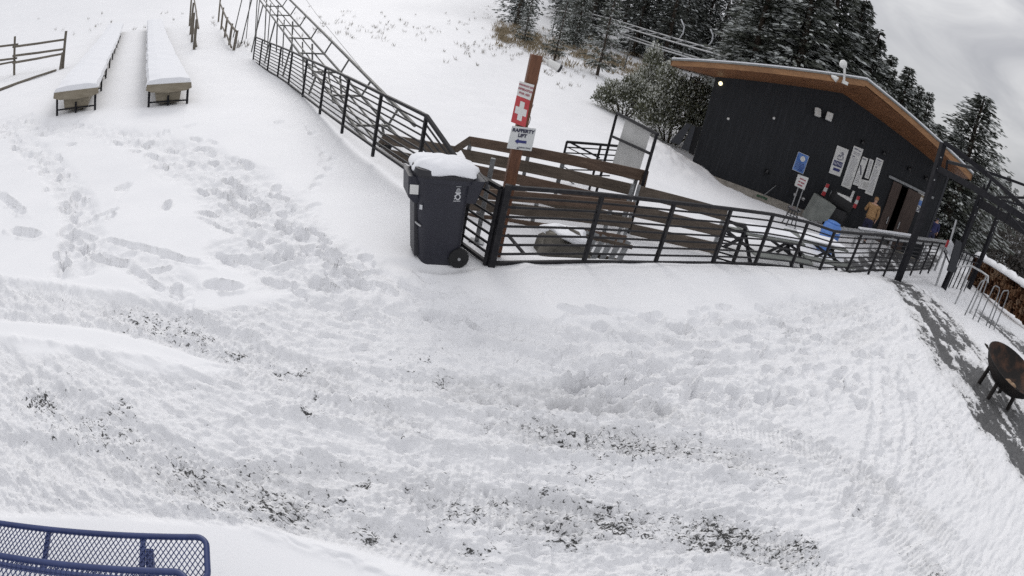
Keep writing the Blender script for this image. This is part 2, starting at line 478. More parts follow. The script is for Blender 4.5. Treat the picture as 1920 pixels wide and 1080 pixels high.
scene.cycles.max_bounces = 6; scene.cycles.diffuse_bounces = 3; scene.cycles.caustics_reflective = False

# ------------------------------------------------------------------ the ground: one sheet from the wall to the hills
def build_ground():
    NR = 800
    dep = np.linspace(R(84), R(2.2), NR)
    r1 = CAM_H/np.tan(dep)
    r2 = np.concatenate([np.geomspace(r1[-1]*1.02, 240, 90), np.geomspace(255, 1500, 26)])
    rr = np.concatenate([[.02], r1, r2])
    az = np.concatenate([np.linspace(R(-86), R(84), 1180), np.linspace(R(88), R(270), 60)])
    nA, nR_ = len(az), len(rr)
    A, Q = np.meshgrid(az, rr)
    X = (Q*np.sin(A)).ravel(); Y = (Q*np.cos(A)).ravel()
    Z = tz(X, Y)
    grit = np.zeros(X.shape, np.float32); asp = np.zeros_like(grit); churn = np.zeros_like(grit)
    sel = np.where((np.hypot(X, Y) < 46) & (Y > -1.5))[0]
    x = X[sel].astype(np.float32); y = Y[sel].astype(np.float32); z = Z[sel]
    px, py = project(X[sel], Y[sel], z); px = px.astype(np.float32); py = py.astype(np.float32)
    dist = np.hypot(x, y)
    dz = np.zeros_like(x); gr = np.zeros_like(x); ap = np.zeros_like(x); slu = np.zeros_like(x)
    slush = np.zeros_like(grit)
    dn = (x-NF_A[0])*NF_N[0]+(y-NF_A[1])*NF_N[1]

    def segdist(pts, with_t=False):
        best = np.full(x.shape, 1e9, np.float32); tt = np.zeros_like(best); acc = 0
        for (x0, y0), (x1, y1) in zip(pts[:-1], pts[1:]):
            ex, ey = x1-x0, y1-y0; L = math.hypot(ex, ey)+1e-9
            q = np.clip(((x-x0)*ex+(y-y0)*ey)/L/L, 0, 1)
            d = np.hypot(x-x0-q*ex, y-y0-q*ey); k = d < best
            best = np.where(k, d, best); tt = np.where(k, acc+q*L, tt); acc += L
        return (best, tt, acc) if with_t else best
    def W(pl): return [tuple(G(a, b)[:2]) for a, b in pl]
    def inpoly(pl, soft):
        inside = np.zeros(px.shape, bool); d = np.full(px.shape, 1e9, np.float32)
        n = len(pl)
        for i in range(n):
            (x0, y0), (x1, y1) = pl[i], pl[(i+1) % n]
            c = ((y0 > py) != (y1 > py)) & (px < (x1-x0)*(py-y0)/((y1-y0) or 1e-9)+x0)
            inside ^= c
            ex, ey = x1-x0, y1-y0; L2 = ex*ex+ey*ey+1e-9
            q = np.clip(((px-x0)*ex+(py-y0)*ey)/L2, 0, 1)
            d = np.minimum(d, np.hypot(px-x0-q*ex, py-y0-q*ey))
        return sst(-soft, soft, np.where(inside, d, -d)).astype(np.float32)

    # ---- driven and trampled yard
    wob = fbm(x*.9, y*.9, 3, 5)
    yb = np.interp(px+40*wob, [-200, 0, 200, 400, 500, 600, 700, 830, 1000, 1300, 1450, 1600, 1700, 1920, 2200],
                   [505, 522, 556, 575, 556, 545, 556, 583, 590, 586, 568, 546, 536, 556, 600])
    ch = sst(-10, 16, py-yb+22*wob)*(dn < .3)
    s2 = inpoly([(-300, 585), (0, 597), (200, 613), (330, 648), (430, 684), (300, 695), (190, 652), (60, 668), (0, 640), (-300, 640)], 9)
    s2 = np.maximum(s2, .8*inpoly([(170, 655), (300, 650), (440, 690), (400, 705), (250, 690)], 9))
    s3 = inpoly([(-400, 940), (0, 958), (250, 965), (480, 985), (660, 1020), (850, 1085), (1000, 1400), (-400, 1400)], 14)
    ch = ch*(1-s2)*(1-s3)
    # ---- lesser trampling on the upper snow field
    tramp = np.zeros_like(x); prints = []
    r_ = np.random.default_rng(3)
    trails = [([(20, 225), (150, 243), (300, 268), (380, 292), (450, 335), (520, 395), (570, 455), (640, 510), (720, 555), (880, 590)], .50, 5.2, .9),
              ([(330, 300), (400, 330), (470, 400), (550, 470), (640, 540)], .55, 4.5, 1.0),
              ([(430, 350), (480, 410), (540, 450), (560, 500)], .6, 5, 1.0),
              ([(0, 232), (60, 280), (110, 330), (150, 385), (160, 430), (165, 490)], .30, 4.5, .8),
              ([(95, 330), (130, 370), (140, 440), (130, 500)], .28, 5, .8),
              ([(625, 292), (590, 345), (566, 385), (555, 430)], .10, 2.6, .55),
              ([(235, 350), (218, 385), (195, 425)], .10, 3, .6),
              ([(330, 240), (470, 232), (560, 232), (600, 262), (612, 300)], .06, 1.6, .3),
              ([(200, 480), (280, 500), (330, 545)], .25, 4, .6), ([(430, 470), (530, 510), (640, 560)], .3, 4, .7)]
    for pl, hw, dens, dep_ in trails:
        wp = W(pl); d, tt, L = segdist(wp, True)
        tramp = np.maximum(tramp, sst(hw*1.35, hw*.5, d+.16*wob)*dep_*(.35 if hw < .2 else 1))
        cum = [0]
        for a, b in zip(wp[:-1], wp[1:]): cum.append(cum[-1]+math.hypot(b[0]-a[0], b[1]-a[1]))
        for _ in range(int(cum[-1]*dens)):
            s_ = r_.uniform(0, cum[-1]); i = max(0, min(len(wp)-2, int(np.searchsorted(cum, s_))-1)); q = (s_-cum[i])/(cum[i+1]-cum[i])
            a, b = wp[i], wp[i+1]; an = math.atan2(b[1]-a[1], b[0]-a[0])
            o = r_.normal(0, hw*.55)
            prints.append((a[0]+(b[0]-a[0])*q-math.sin(an)*o, a[1]+(b[1]-a[1])*q+math.cos(an)*o, an+r_.normal(0, .45), .15*r_.uniform(.8, 1.3), .065*r_.uniform(.8, 1.3), .07*dep_*r_.uniform(.6, 1.3)))
    # single long scuffs
    for (a, b, c, d_, wd, dp) in [(240, 460, 380, 497, .07, .06), (0, 365, 45, 402, .10, .09), (22, 432, 75, 444, .11, .09), (170, 480, 242, 495, .10, .09), (385, 532, 450, 541, .10, .09), (495, 520, 560, 535, .09, .07),
                                  (250, 500, 300, 540, .07, .06), (370, 410, 440, 432, .04, .05), (205, 450, 260, 470, .06, .05), (300, 470, 345, 488, .06, .05)]:
        p, q = G(a, b), G(c, d_); an = math.atan2(q.y-p.y, q.x-p.x)
        prints.append(((p.x+q.x)/2, (p.y+q.y)/2, an, math.hypot(q.x-p.x, q.y-p.y)/2, wd, dp))
    # boots and paws in the driven part too
    for _ in range(300):
        a, b = r_.uniform(0, 1700), r_.uniform(560, 1070)
        p = G(a, b)
        prints.append((p.x, p.y, r_.uniform(0, 6.3), .14*r_.uniform(.7, 1.2), .06*r_.uniform(.8, 1.2), .02*r_.uniform(.5, 1.4)))
    for _ in range(170):
        a = r_.uniform(1050, 1720); b = r_.uniform(575, 760)
        p = G(a, b)
        prints.append((p.x, p.y, r_.normal(.5, .6), .17*r_.uniform(.7, 1.4), .075*r_.uniform(.8, 1.3), .05*r_.uniform(.5, 1.4)))
    # ---- forms
    und = fbm(x*.35, y*.35, 3, 40)*.05+fbm(x*1.1, y*1.1, 3, 44)*.012
    dz += und*sst(2, 6, dist)+fbm(x*.8, y*.8, 3, 45)*.012
    dz -= tramp*.05
    dz += tramp*(.075*fbm(x*3.2, y*3.2, 4, 50)+.040*fbm(x*10, y*10, 3, 52))
    curve = y-.045*np.maximum(0, x-.5)**2-.02*np.maximum(0, -x-1)**2
    u_ = x+.15*wob; v_ = curve
    lump = fbm(x*1.5, y*1.5, 4, 60)
    streak = fbm(u_*1.7, v_*5.2, 4, 63)
    ridge = 1-np.abs(fbm(u_*3.2, v_*8.5, 3, 66))*2.4
    chunk = np.abs(fbm(u_*4.6, v_*11.5, 3, 70))
    fine = fbm(x*26, y*26, 3, 74)
    streak2 = fbm(u_*5.5, v_*15, 3, 68); chip = np.abs(fbm(u_*15, v_*24, 2, 71))
    groove = fbm(u_*.55, v_*7.5, 4, 69)
    chr_ = ch*(1-.30*sst(1.5, 4.5, x)); dz += ch*-.035+chr_*(.022*lump+.030*streak+.020*groove+.012*ridge+.020*streak2+.022*(chunk-.25)-.018*chip+.006*fine)
    # loose crumbs thrown up along the wheel lines
    crumbs = np.maximum(0, fbm(x*15, y*17, 2, 80)-.28)
    # ---- wheel tracks
    band = np.zeros_like(x)
    GF = [1, .0, 1.05, .55, .25, 0, 0, 0, 0, .2]
    tracks = [([(-60, 596), (150, 622), (300, 640), (450, 682), (600, 742), (750, 776), (1000, 800), (1300, 832), (1500, 882), (1650, 960), (1750, 1080)], .16, .045),
              ([(-60, 532), (200, 568), (350, 602), (480, 660), (600, 702), (850, 722), (1100, 742), (1350, 782), (1550, 842), (1700, 930), (1850, 1070)], .16, .04),
              ([(-60, 826), (200, 868), (450, 902), (650, 892), (850, 932), (1100, 970), (1350, 992), (1500, 1032), (1600, 1085)], .17, .045),
              ([(60, 722), (150, 772), (300, 852), (500, 932), (700, 1000), (850, 1062)], .17, .04),
              ([(500, 790), (700, 830), (900, 870), (1150, 880), (1350, 905)], .15, .025),
              ([(1640, 690), (1644, 780), (1624, 880), (1580, 965)], .07, .03), ([(1690, 700), (1705, 790), (1690, 900), (1650, 990)], .07, .03),
              ([(1500, 560), (1640, 610), (1730, 700), (1790, 800), (1840, 900)], .12, .03), ([(900, 600), (1100, 640), (1300, 640), (1500, 600), (1650, 560)], .16, .03),
              ([(850, 640), (1100, 690), (1350, 690), (1560, 650), (1680, 600)], .16, .03)]
    for ti, (pl, hw, dp) in enumerate(tracks):
        d, tt, L = segdist(W(pl), True)
        mk = sst(hw*1.25, hw*.75, d+.05*fine)
        mk = mk*(1-s2)*(1-s3)
        dz -= mk*dp*(.75+.25*np.sin(tt*2*math.pi/.055)*(dist < 6))*(.6+.6*lump)
        dz += .022*np.exp(-((d-hw*1.45)/.055)**2)*(.5+chunk*1.6)
        if hw > .11:
            pat = np.clip(fbm(tt*.8, d*0+3.3+hw*50, 3, 91)*1.5+.35, 0, 1)
            gr += GF[ti]*(.66*sst(hw*2.6, hw*.3, d+.10*fine+.08*wob))*pat**1.5
            band = np.maximum(band, sst(hw*3.2, hw*.6, d)*pat)
            slu = np.maximum(slu, sst(hw*2.3, hw*.6, d+.10*wob)*(.45+.55*pat)*min(1, dp/.04))
    pit = sst(.20, .52, fbm(u_*10+.4*fine, v_*17, 3, 141)); pit2 = sst(.22, .5, fbm(x*21, y*25, 2, 147))
    patchy = np.clip(.30+.9*fbm(x*.8+3, y*1.1, 3, 149)+.75*band, 0, 1.2)*ch
    dz -= patchy*(.024*pit+.014*pit2); dz += patchy*.016*sst(.25, .5, fbm(x*13, y*18, 2, 151))
    # ---- prints
    warp1 = fbm(x*7, y*7, 3, 131); warp2 = fbm(x*7, y*7, 3, 137)
    for (a, b, an, la, lb, dp) in prints:
        k = np.where((np.abs(x-a) < la*2) & (np.abs(y-b) < la*2))[0]
        if not len(k): continue
        if (s2[k]+s3[k]).max() > .2: continue
        xx = x[k]-a+.05*warp1[k]; yy = y[k]-b+.05*warp2[k]
        ex = xx*math.cos(an)+yy*math.sin(an); ey = -xx*math.sin(an)+yy*math.cos(an)
        q = (np.abs(ex)/la)**2.6+(np.abs(ey)/lb)**2.6
        dz[k] += -dp*1.35*sst(1.3, .35, q)*(.8+.5*warp1[k])+dp*.30*np.exp(-((q-1.7)/.7)**2)*np.clip(.5+1.4*warp2[k], 0, 1.4)
    # ---- wind scoop round the bin, drift along the fence
    g = G(786, 462); ex = (x-g.x)*.985+(y-g.y)*.17; ey = -(x-g.x)*.17+(y-g.y)*.985
    dz -= .15*sst(1.06, .62, np.hypot(ex/.92, ey/.78)+.06*lump)*sst(.25, -.1, dn)
    al = (x-NF_A[0])*NF_D[0]+(y-NF_A[1])*NF_D[1]
    dz += .07*np.exp(-((dn+.16)/.30)**2)*sst(-.1, .5, al)*(al < 13)*(.6+lump)
    dz += .05*np.exp(-((dn+.8)/.5)**2)*sst(8, 10, al)*(al < 13)*(.6+2*lump)
    # ---- slide ends and bank by the building
    g = G(1330, 330); dz += .12*np.exp(-(((x-g.x)/1.2)**2+((y-g.y)/1.6)**2))*(1+.6*lump)
    uw = (x-5.77)*.9658+(y-21.2)*-.2597; vw = (x-5.77)*-.2597*1+(y-21.2)*-.9658
    dz -= .36*sst(.3, 1.6, uw)*sst(6.2, 4.6, uw)*sst(2.0, .3, vw+.25*lump)*sst(-1, -.2, vw)
    bank = np.exp(-((x-4.3)**2/2.6+(y-20.4)**2/7)); dz += .45*bank+bank*.16*fbm(x*2.4, y*2.4, 4, 95)
    # ---- grit seen through thin snow
    slu = np.maximum(slu*.75, ch*np.clip(-.05+.6*fbm(u_*.7, v_*2.6, 3, 97), 0, .4))
    spots = [(240, 588, 40, .75), (300, 600, 46, .8), (355, 624, 34, 1.05), (330, 608, 30, .8), (390, 632, 30, .9), (505, 672, 30, .7), (540, 690, 22, .7), (448, 655, 26, 1.), (430, 662, 18, 1), (576, 690, 13, 1), (601, 745, 15, 1), (575, 765, 16, .9), (612, 770, 12, .9), (588, 778, 10, .9), (75, 765, 28, .95), (60, 745, 30, .7), (40, 820, 10, 1), (45, 938, 9, 1.1),
             (150, 780, 60, .6), (200, 800, 60, .55), (100, 800, 40, .6), (560, 850, 50, .45), (640, 960, 50, .55), (560, 960, 40, .5), (820, 1000, 50, .5), (960, 1000, 60, .45), (1450, 900, 50, .45), (1560, 950, 50, .4), (700, 700, 40, .45), (780, 680, 50, .4), (1100, 870, 50, .4), (1250, 880, 40, .4), (230, 745, 25, .4), (404, 942, 20, 1), (690, 892, 17, 1.15), (770, 903, 16, 1.05), (800, 905, 12, 1), (822, 932, 17, 1.1), (862, 935, 14, 1.1), (865, 958, 20, 1.1), (895, 962, 16, 1.1), (938, 938, 22, 1.1), (985, 930, 18, .6), (690, 985, 22, 1), (700, 1000, 14, 1.1), (742, 993, 9, 1.1),
             (900, 1038, 14, 1.1), (880, 1030, 12, .9), (1245, 1055, 15, 1.3), (1252, 1068, 10, 1.2), (1100, 958, 55, .55), (1180, 970, 60, .62), (1240, 975, 50, .7), (1290, 985, 45, .72), (1350, 1000, 45, .7), (1395, 990, 18, 1.05), (1330, 1005, 14, .95), (1160, 983, 14, 1), (918, 790, 10, 1.05), (795, 795, 16, .9), (757, 814, 8, 1.2), (834, 710, 16, .8), (1060, 830, 10, 1),
             (1025, 920, 10, 1.1), (1120, 886, 12, .8), (1355, 790, 45, .35), (1420, 820, 50, .35), (1500, 850, 40, .3), (950, 712, 30, .45), (660, 668, 16, .7), (405, 362, 11, .75), (446, 397, 8, .85), (168, 404, 7, 1.0), (122, 362, 9, .6), (165, 372, 6, .8), (500, 955, 30, .4), (270, 820, 40, .3), (640, 940, 30, .35),
             (1080, 1010, 40, .4), (1500, 1030, 40, .45), (720, 1040, 40, .35), (1560, 1050, 40, .4), (985, 600, 8, .4)]
    for a, b, r0, s_ in spots:
        gr += (s_*1.1 if r0 < 24 else s_*.82)*np.exp(-(((px-a+9*wob)/(r0*.95))**2+((py-b+7*lump)/(r0*.62))**2)**.8)
    gr = np.where(gr > .8, .8+.35*(gr-.8), gr); gr = np.clip(.78*gr+ch*(.12+.24*np.clip(streak+lump, 0, 1)), 0, .86)*(.72+.5*np.clip(fbm(x*2.6, y*3.4, 3, 161)+.35, 0, 1))*np.maximum(ch, .9*(py < 470))*(1-s3)
    dz += np.clip(gr, 0, 1)*(.05*crumbs-.012)
    # ---- bare wet asphalt
    p1 = inpoly([(1650, 520), (1685, 548), (1715, 592), (1728, 625), (1760, 685), (1795, 738), (1840, 800), (1900, 870), (1950, 930), (2100, 1050), (2250, 950), (1990, 790), (1930, 750), (1890, 715), (1862, 680), (1835, 645), (1795, 600), (1765, 568), (1718, 540), (1690, 522)], 24)
    p2 = inpoly([(1812, 580), (1850, 602), (1925, 664), (2100, 800), (2150, 760), (1925, 640), (1870, 600), (1832, 576)], 8)
    p3 = inpoly([(1548, 488), (1590, 514), (1640, 510), (1745, 505), (1768, 480), (1730, 468), (1680, 462), (1640, 468), (1600, 484)], 8)
    p4 = inpoly([(1795, 470), (1785, 520), (1800, 540), (1840, 560), (1850, 540), (1815, 515)], 8)*.3
    streaks = fbm((x*.3+y*.95)*1.4, (x*.95-y*.3)*6.0, 3, 101)
    ap = np.clip(np.maximum.reduce([p1*.68, p2*.68, p3*.75, p4])*(1+1.05*streaks+.5*fbm(x*2.2, y*2.2, 3, 103)), 0, 1)
    dz -= .045*sst(.3, .7, ap)
    dz *= sst(46, 34, dist)
    Z[sel] = z+dz
    grit[sel] = gr; slush[sel] = np.maximum(slu*(1-s2)*(1-s3), .9*sst(.02, .4, ap)); asp[sel] = ap; churn[sel] = np.clip(ch+.7*tramp+.06, 0, 1)
    far = sst(30, 70, np.hypot(X, Y)); Z += far*fbm(X*.06, Y*.06, 4, 120)*.7*sst(20, 40, -.35*X+.94*Y)
    # ---- mesh
    idx = np.arange(nA*nR_).reshape(nR_, nA)
    a = idx[:-1, :]; b = idx[1:, :]
    a2 = np.roll(a, -1, 1); b2 = np.roll(b, -1, 1)
    F = np.stack([a, a2, b2, b], -1).reshape(-1, 4)
    me = bpy.data.meshes.new('ground')
    me.vertices.add(len(X)); me.vertices.foreach_set('co', np.stack([X, Y, Z], -1).astype(np.float32).ravel())
    me.loops.add(F.size); me.loops.foreach_set('vertex_index', F.astype(np.int32).ravel())
    me.polygons.add(len(F)); me.polygons.foreach_set('loop_start', np.arange(0, F.size, 4, dtype=np.int32))
    me.update(calc_edges=True)
    me.polygons.foreach_set('use_smooth', np.ones(len(F), bool))
    for nm, arr in (('grit', grit), ('slush', slush), ('asphalt', asp), ('churn', churn)):
        at = me.attributes.new(nm, 'FLOAT', 'POINT'); at.data.foreach_set('value', arr.astype(np.float32))
    me.materials.append(M['ground'])
    o = bpy.data.objects.new('ground', me); col.objects.link(o)
    tag(o, 'snow covered yard and ski slope with trampled tracks, grit and wet asphalt', 'ground', kind='structure')
build_ground()

# ------------------------------------------------------------------ black steel railings round the loading pit
for q_m in ('black_metal', 'rail_metal'): M[q_m].node_tree.nodes['Principled BSDF'].inputs['Specular IOR Level'].default_value = .22
def rail_panel(root, posts, h, nmid=7, post_w=.055, rail_w=.034, top_w=.06, lean=None, names=True):
    """posts: list of ground points; every post, rail a mesh of its own"""
    tops = [p+Vector((0, 0, h)) for p in posts]
    for p, q in zip(posts, tops):
        part('post', MB().box((p+q)/2+Vector((0, 0, -.06)), (post_w, post_w, h+.12), ROTZ(posts)), 'rail_metal', root, bevel=.004)
    mb = MB()
    for a, b in zip(tops[:-1], tops[1:]): mb.bar(a, b, top_w, .05)
    part('top_rail', mb, 'rail_metal', root, bevel=.004)
    mb = MB()
    for a, b in zip(posts[:-1], posts[1:]): mb.bar(a+Vector((0, 0, .07)), b+Vector((0, 0, .07)), .05, .045)
    part('bottom_rail', mb, 'rail_metal', root, bevel=.004)
    for i in range(nmid):
        f = (i+1)/(nmid+1)
        mb = MB()
        for a, b in zip(posts[:-1], posts[1:]):
            o = Vector((0, 0, .07+(h-.07)*f)); mb.bar(a+o, b+o, rail_w*.6, rail_w*.8)
        part('rail', mb, 'rail_metal', root)
def ROTZ(posts):
    d = posts[-1]-posts[0]
    return Matrix.Rotation(math.atan2(d.y, d.x), 3, 'Z')

def onfence(px, py): return G(px, py)
nf_px = [(918, 503), (1092, 499), (1226, 500), (1333, 500), (1413, 501), (1480, 507), (1532, 517), (1585, 515), (1629, 511), (1659, 511), (1686, 510), (1709, 510), (1727, 508), (1742, 507)]
# the ground line of the fence, straightened: x,y from the picture, heights from the ground
def fence_line(pxs):
    out = []
    for a, b in pxs:
        d = ray(a, b)
        # intersect with the upright plane of the fence
        t = ((NF_A[0])*NF_N[0]+(NF_A[1])*NF_N[1])/(d[0]*NF_N[0]+d[1]*NF_N[1])
        out.append(Vector((d[0]*t, d[1]*t, CAM_H+d[2]*t)))
    return out
nf = []
for a, b in nf_px:
    g = G(a, b); nf.append(g)
# keep the run smooth beyond the first posts, on the lower ground
nfz = [(-.33, 6.25, -.01), (.88, 7.10, -.03), (2.05, 7.83, -.05), (3.20, 8.52, -.07), (4.26, 9.13, -.08), (5.32, 9.76, -.16), (6.40, 10.30, -.25), (7.55, 11.00, -.36), (8.72, 11.72, -.50), (9.80, 12.45, -.56), (10.8, 13.1, -.60), (11.95, 13.85, -.62), (13.0, 14.55, -.66), (14.0, 15.2, -.70)]
def fit_px(base, px, py):
    """same bearing as seen, distance from the run, height from the ray"""
    d = ray(px, py); D = math.hypot(base[0], base[1]); h = math.hypot(d[0], d[1])
    return Vector((d[0]/h*D, d[1]/h*D, CAM_H+d[2]/h*D))
nposts = [fit_px(b, *p) for b, p in zip(nfz, nf_px)]
r = thing('metal_railing', nposts[3], 'long black steel railing of horizontal bars in front of the wooden ramp fences', 'railing', 'black steel railings round the loading pit')
rail_panel(r, nposts, 1.07, 7)
mb = MB().box(nposts[0]+Vector((.02, .02, .52)), (.085, .085, 1.16)); part('post', mb, 'rail_metal', r, bevel=.006)

lp_px = [(474, 117), (486, 125), (501, 135.5), (520, 147), (540.5, 161), (567, 182.5), (600, 208.5), (642, 240), (700, 282), (780, 338)]
lD = [23.6, 22.0, 20.4, 18.9, 17.3, 15.2, 13.1, 11.4, 9.95, 8.55]
lposts = [AT(a, b, D) for (a, b), D in zip(lp_px, lD)]
r = thing('metal_railing', lposts[5], 'black steel railing climbing the snow slope beside the lift track', 'railing', 'black steel railings round the loading pit')
rail_panel(r, lposts, 1.07, 8)
# sloping end bay behind the bin
a, b = lposts[-1]+Vector((0, 0, 1.07)), AT(876, 326, 7.55)
dn_ = lposts[-1]+Vector((0, 0, .07)); en_ = Vector((b.x, b.y, ground(b.x, b.y)+.08))
mb = MB().bar(a, b, .06, .05); part('end_rail', mb, 'rail_metal', r)
for i in range(1, 8):
    f = i/8; mb = MB().bar(dn_.lerp(a, f), en_.lerp(b, f), .02, .026); part('rail', mb, 'rail_metal', r)
mb = MB().bar(dn_, en_, .05, .045); part('bottom_rail', mb, 'rail_metal', r)

sh = [AT(800, 400, 7.25), AT(862, 457, 6.72), nposts[0]+Vector((-.06, .03, 0))]
sh = [Vector((p.x, p.y, q)) for p, q in zip(sh, (.03, .0, -.01))]
r = thing('metal_railing', sh[1], 'short black steel railing bay between the wheeled bin and the corner post', 'railing', 'black steel railings round the loading pit')
rail_panel(r, sh, 1.04, 7)
# grey upright with a bracket beside the corner
g = AT(898, 431, 7.0); g.z = ground(g.x, g.y)
r = thing('steel_upright', g, 'grey steel upright with foot plate standing behind the short railing bay', 'post')
part('post', MB().box(Vector((g.x, g.y, (g.z+TOP(g, 915, 295).z)/2)), (.06, .06, TOP(g, 915, 295).z-g.z)), 'galv', r, bevel=.004)
part('foot_plate', MB().box(g+Vector((0, 0, .02)), (.2, .16, .03)), 'galv', r)

# gate leaf turned inwards
ga = nposts[3]+Vector((.05, .1, 0)); gb = AT(1374, 493, 9.6); gb.z = -.30; ga.z = -.22
r = thing('metal_gate', ga, 'short black steel gate leaf swung in behind the long railing', 'gate')
rail_panel(r, [ga, gb], .98, 7)

# ------------------------------------------------------------------ wooden ramp fences
def board(root, A, B, lt, rt, rb, lb, mat, th=.04, name='board'):
    """one plank: four corners seen in the picture, on the plane through A and B"""
    if name == 'board': rb = (rb[0]-1.5, rb[1]+5.5); lb = (lb[0]-1.5, lb[1]+5.5)
    pts = [PL(*q, A, B) for q in (lt, rt, rb, lb)]
    n = Vector((B[1]-A[1], -(B[0]-A[0]), 0)).normalized()
    if n.y < 0: n = -n
    part(name, MB().slab(pts, n*th), mat, root, bevel=.004)
FA, FB = (-1.45, 10.0), (2.05, 10.35)
g = Vector((FA[0], FA[1], ground(*FA)))
r = thing('wood_fence', g, 'weathered brown plank ramp fence with grey posts behind the sign post', 'fence', 'plank fences of the loading ramps')
board(r, FA, FB, (880, 256), (1217, 321.5), (1203, 334), (884, 269), 'wood_fence2')
board(r, FA, FB, (863, 279), (1186, 345.5), (1180, 360), (878, 297), 'wood_fence')
board(r, FA, FB, (872, 306), (1180, 376), (1177, 389), (880, 321), 'wood_fence2')
board(r, FA, FB, (878, 336), (1174, 405), (1171, 418), (886, 350), 'wood_fence')
board(r, FA, FB, (838, 284), (880, 256), (884, 268), (858, 286), 'wood_fence', name='end_board')
board(r, FA, FB, (1205, 321), (1217, 322), (1210, 351), (1197, 349), 'wood_fence2', name='end_board')
nn = Vector((0, .05, 0))
for a, b in ((882, 262), (992, 284), (1060, 290), (1196, 330)):
    p = PL(a, b, FA, FB)+Vector((0, .08, 0)); gz = ground(p.x, p.y)-.1
    part('post', MB().box((p.x, p.y, (p.z+gz)/2), (.07, .07, p.z-gz)), 'galv', r)

GA, GB = (2.0, 9.95), (4.2, 10.9)
r = thing('wood_fence', Vector((GA[0], GA[1], ground(*GA))), 'brown plank ramp fence running down to the right towards the gate leaf', 'fence', 'plank fences of the loading ramps')
for q in ([(1200, 349), (1366, 392.5), (1361, 409), (1196, 364)], [(1196, 386), (1358, 424.5), (1353, 439), (1192, 402)], [(1187, 421), (1350, 457), (1346, 472), (1184, 435)], [(1178, 453), (1342, 486), (1338, 500), (1174, 468)]):
    board(r, GA, GB, *q, 'wood_fence')
for (tp, bt) in (((1187, 345), (1158, 476)), ((1199, 347), (1170, 476))):
    p = PL(*tp, GA, GB, .06); gz = min(ground(p.x, p.y), PL(*bt, GA, GB, .06).z)-.05
    part('post', MB().box((p.x, p.y, (p.z+gz)/2), (.055, .055, p.z-gz)), 'galv', r)
p = PL(1362, 400, GA, GB)+Vector((0, .07, 0)); gz = ground(p.x, p.y)-.1
part('post', MB().box((p.x, p.y, (p.z+gz)/2), (.07, .07, p.z-gz)), 'galv', r)

HA, HB = (-.9, 8.5), (1.75, 9.3)
r = thing('wood_fence', Vector((HA[0], HA[1], ground(*HA))), 'low brown plank ramp fence directly behind the corner of the long railing', 'fence', 'plank fences of the loading ramps')
for q, mt in (([(872, 352), (1192, 380), (1189, 393), (874, 366)], 'wood_fence2'), ([(868, 372), (1186, 410), (1183, 423), (872, 388)], 'wood_fence'), ([(862, 398), (1176, 443), (1173, 455), (866, 412)], 'wood_fence2'), ([(862, 420), (1160, 464), (1157, 474), (866, 432)], 'wood_fence')):
    board(r, HA, HB, *q, mt)
for a, b in ((905, 356), (1010, 366), (1150, 378)):
    p = PL(a, b, HA, HB)+Vector((0, .07, 0)); gz = ground(p.x, p.y)-.1
    part('post', MB().box((p.x, p.y, (p.z+gz)/2), (.07, .07, p.z-gz)), 'galv', r)

KA, KB = (-3.75, 11.3), (-1.3, 9.7)
r = thing('wood_fence', Vector((KA[0], KA[1], ground(*KA))), 'dark grey plank fence end with sloping cap board seen over the bin', 'fence', 'plank fences of the loading ramps')
board(r, KA, KB, (722, 251), (850, 274), (848, 287), (720, 265), 'wood_fence')
board(r, KA, KB, (697, 279), (722, 251), (720, 265), (708, 284), 'wood_fence', name='end_board')
board(r, KA, KB, (718, 278), (850, 306), (848, 318), (716, 292), 'wood_fence')
for a, b in ((719, 262), (800, 270)):
    p = PL(a, b, KA, KB)+Vector((.05, .08, 0)); gz = ground(p.x, p.y)-.1
    part('post', MB().box((p.x, p.y, (p.z+gz)/2), (.08, .08, p.z-gz)), 'galv', r)

# snow topped stone block, pallet, steel brace in the pit
g = AT(1045, 488, 7.9); g.z = ground(g.x, g.y)-.15
def rock(c, rx, ry, rz, seed, n=14, m=22):
    rg = random.Random(seed); mb = MB(); rings = []
    ph = [rg.uniform(0, 6) for _ in range(6)]
    for i in range(n+1):
        a = math.pi*i/n-math.pi/2; ring = []
        for j in range(m):
            b = 2*math.pi*j/m
            k = 1+.12*math.sin(3*b+ph[0]+a)+.09*math.sin(5*b+ph[1]-2*a)+.07*math.sin(4*a+ph[2]+2*b)+rg.uniform(-.03, .03)
            ca = abs(math.cos(a))**.55; sa = math.copysign(abs(math.sin(a))**.6, math.sin(a))
            ring.append(Vector((c[0]+rx*k*ca*math.cos(b), c[1]+ry*k*ca*math.sin(b), c[2]+rz*k*sa)))
        rings.append(ring)
    return mb.loft(rings)
r = thing('stone_block', g, 'rough brown stone block with a snow cap behind the long railing', 'stone')
part('block', rock(g+Vector((0, 0, .22)), .40, .30, .36, 4), 'stone', r)
part('snow_cover', rock(g+Vector((.02, 0, .565)), .35, .26, .07, 6), 'snowcap', r, smooth=True)
g = AT(1118, 496, 8.2); g.z = ground(g.x, g.y)
r = thing('wooden_pallet', g, 'grey slatted pallet leaning in the pit behind the long railing', 'pallet')
for i in range(6):
    part('slat', MB().box(g+Vector((-.3+i*.13, 0, .22)), (.085, .03, .46), Matrix.Rotation(.25, 3, 'Y') @ Matrix.Rotation(-.3, 3, 'X')), 'galv', r)
part('rail', MB().box(g+Vector((.06, .04, .36)), (.85, .04, .06)), 'wood_fence', r); part('rail', MB().box(g+Vector((0, .04, .08)), (.85, .04, .06)), 'wood_fence', r)
p, q = AT(952, 440, 7.4), AT(992, 487, 6.95)
r = thing('steel_brace', Vector((q.x, q.y, ground(q.x, q.y))), 'thin black steel brace slanting to the snow beside the sign post', 'brace')
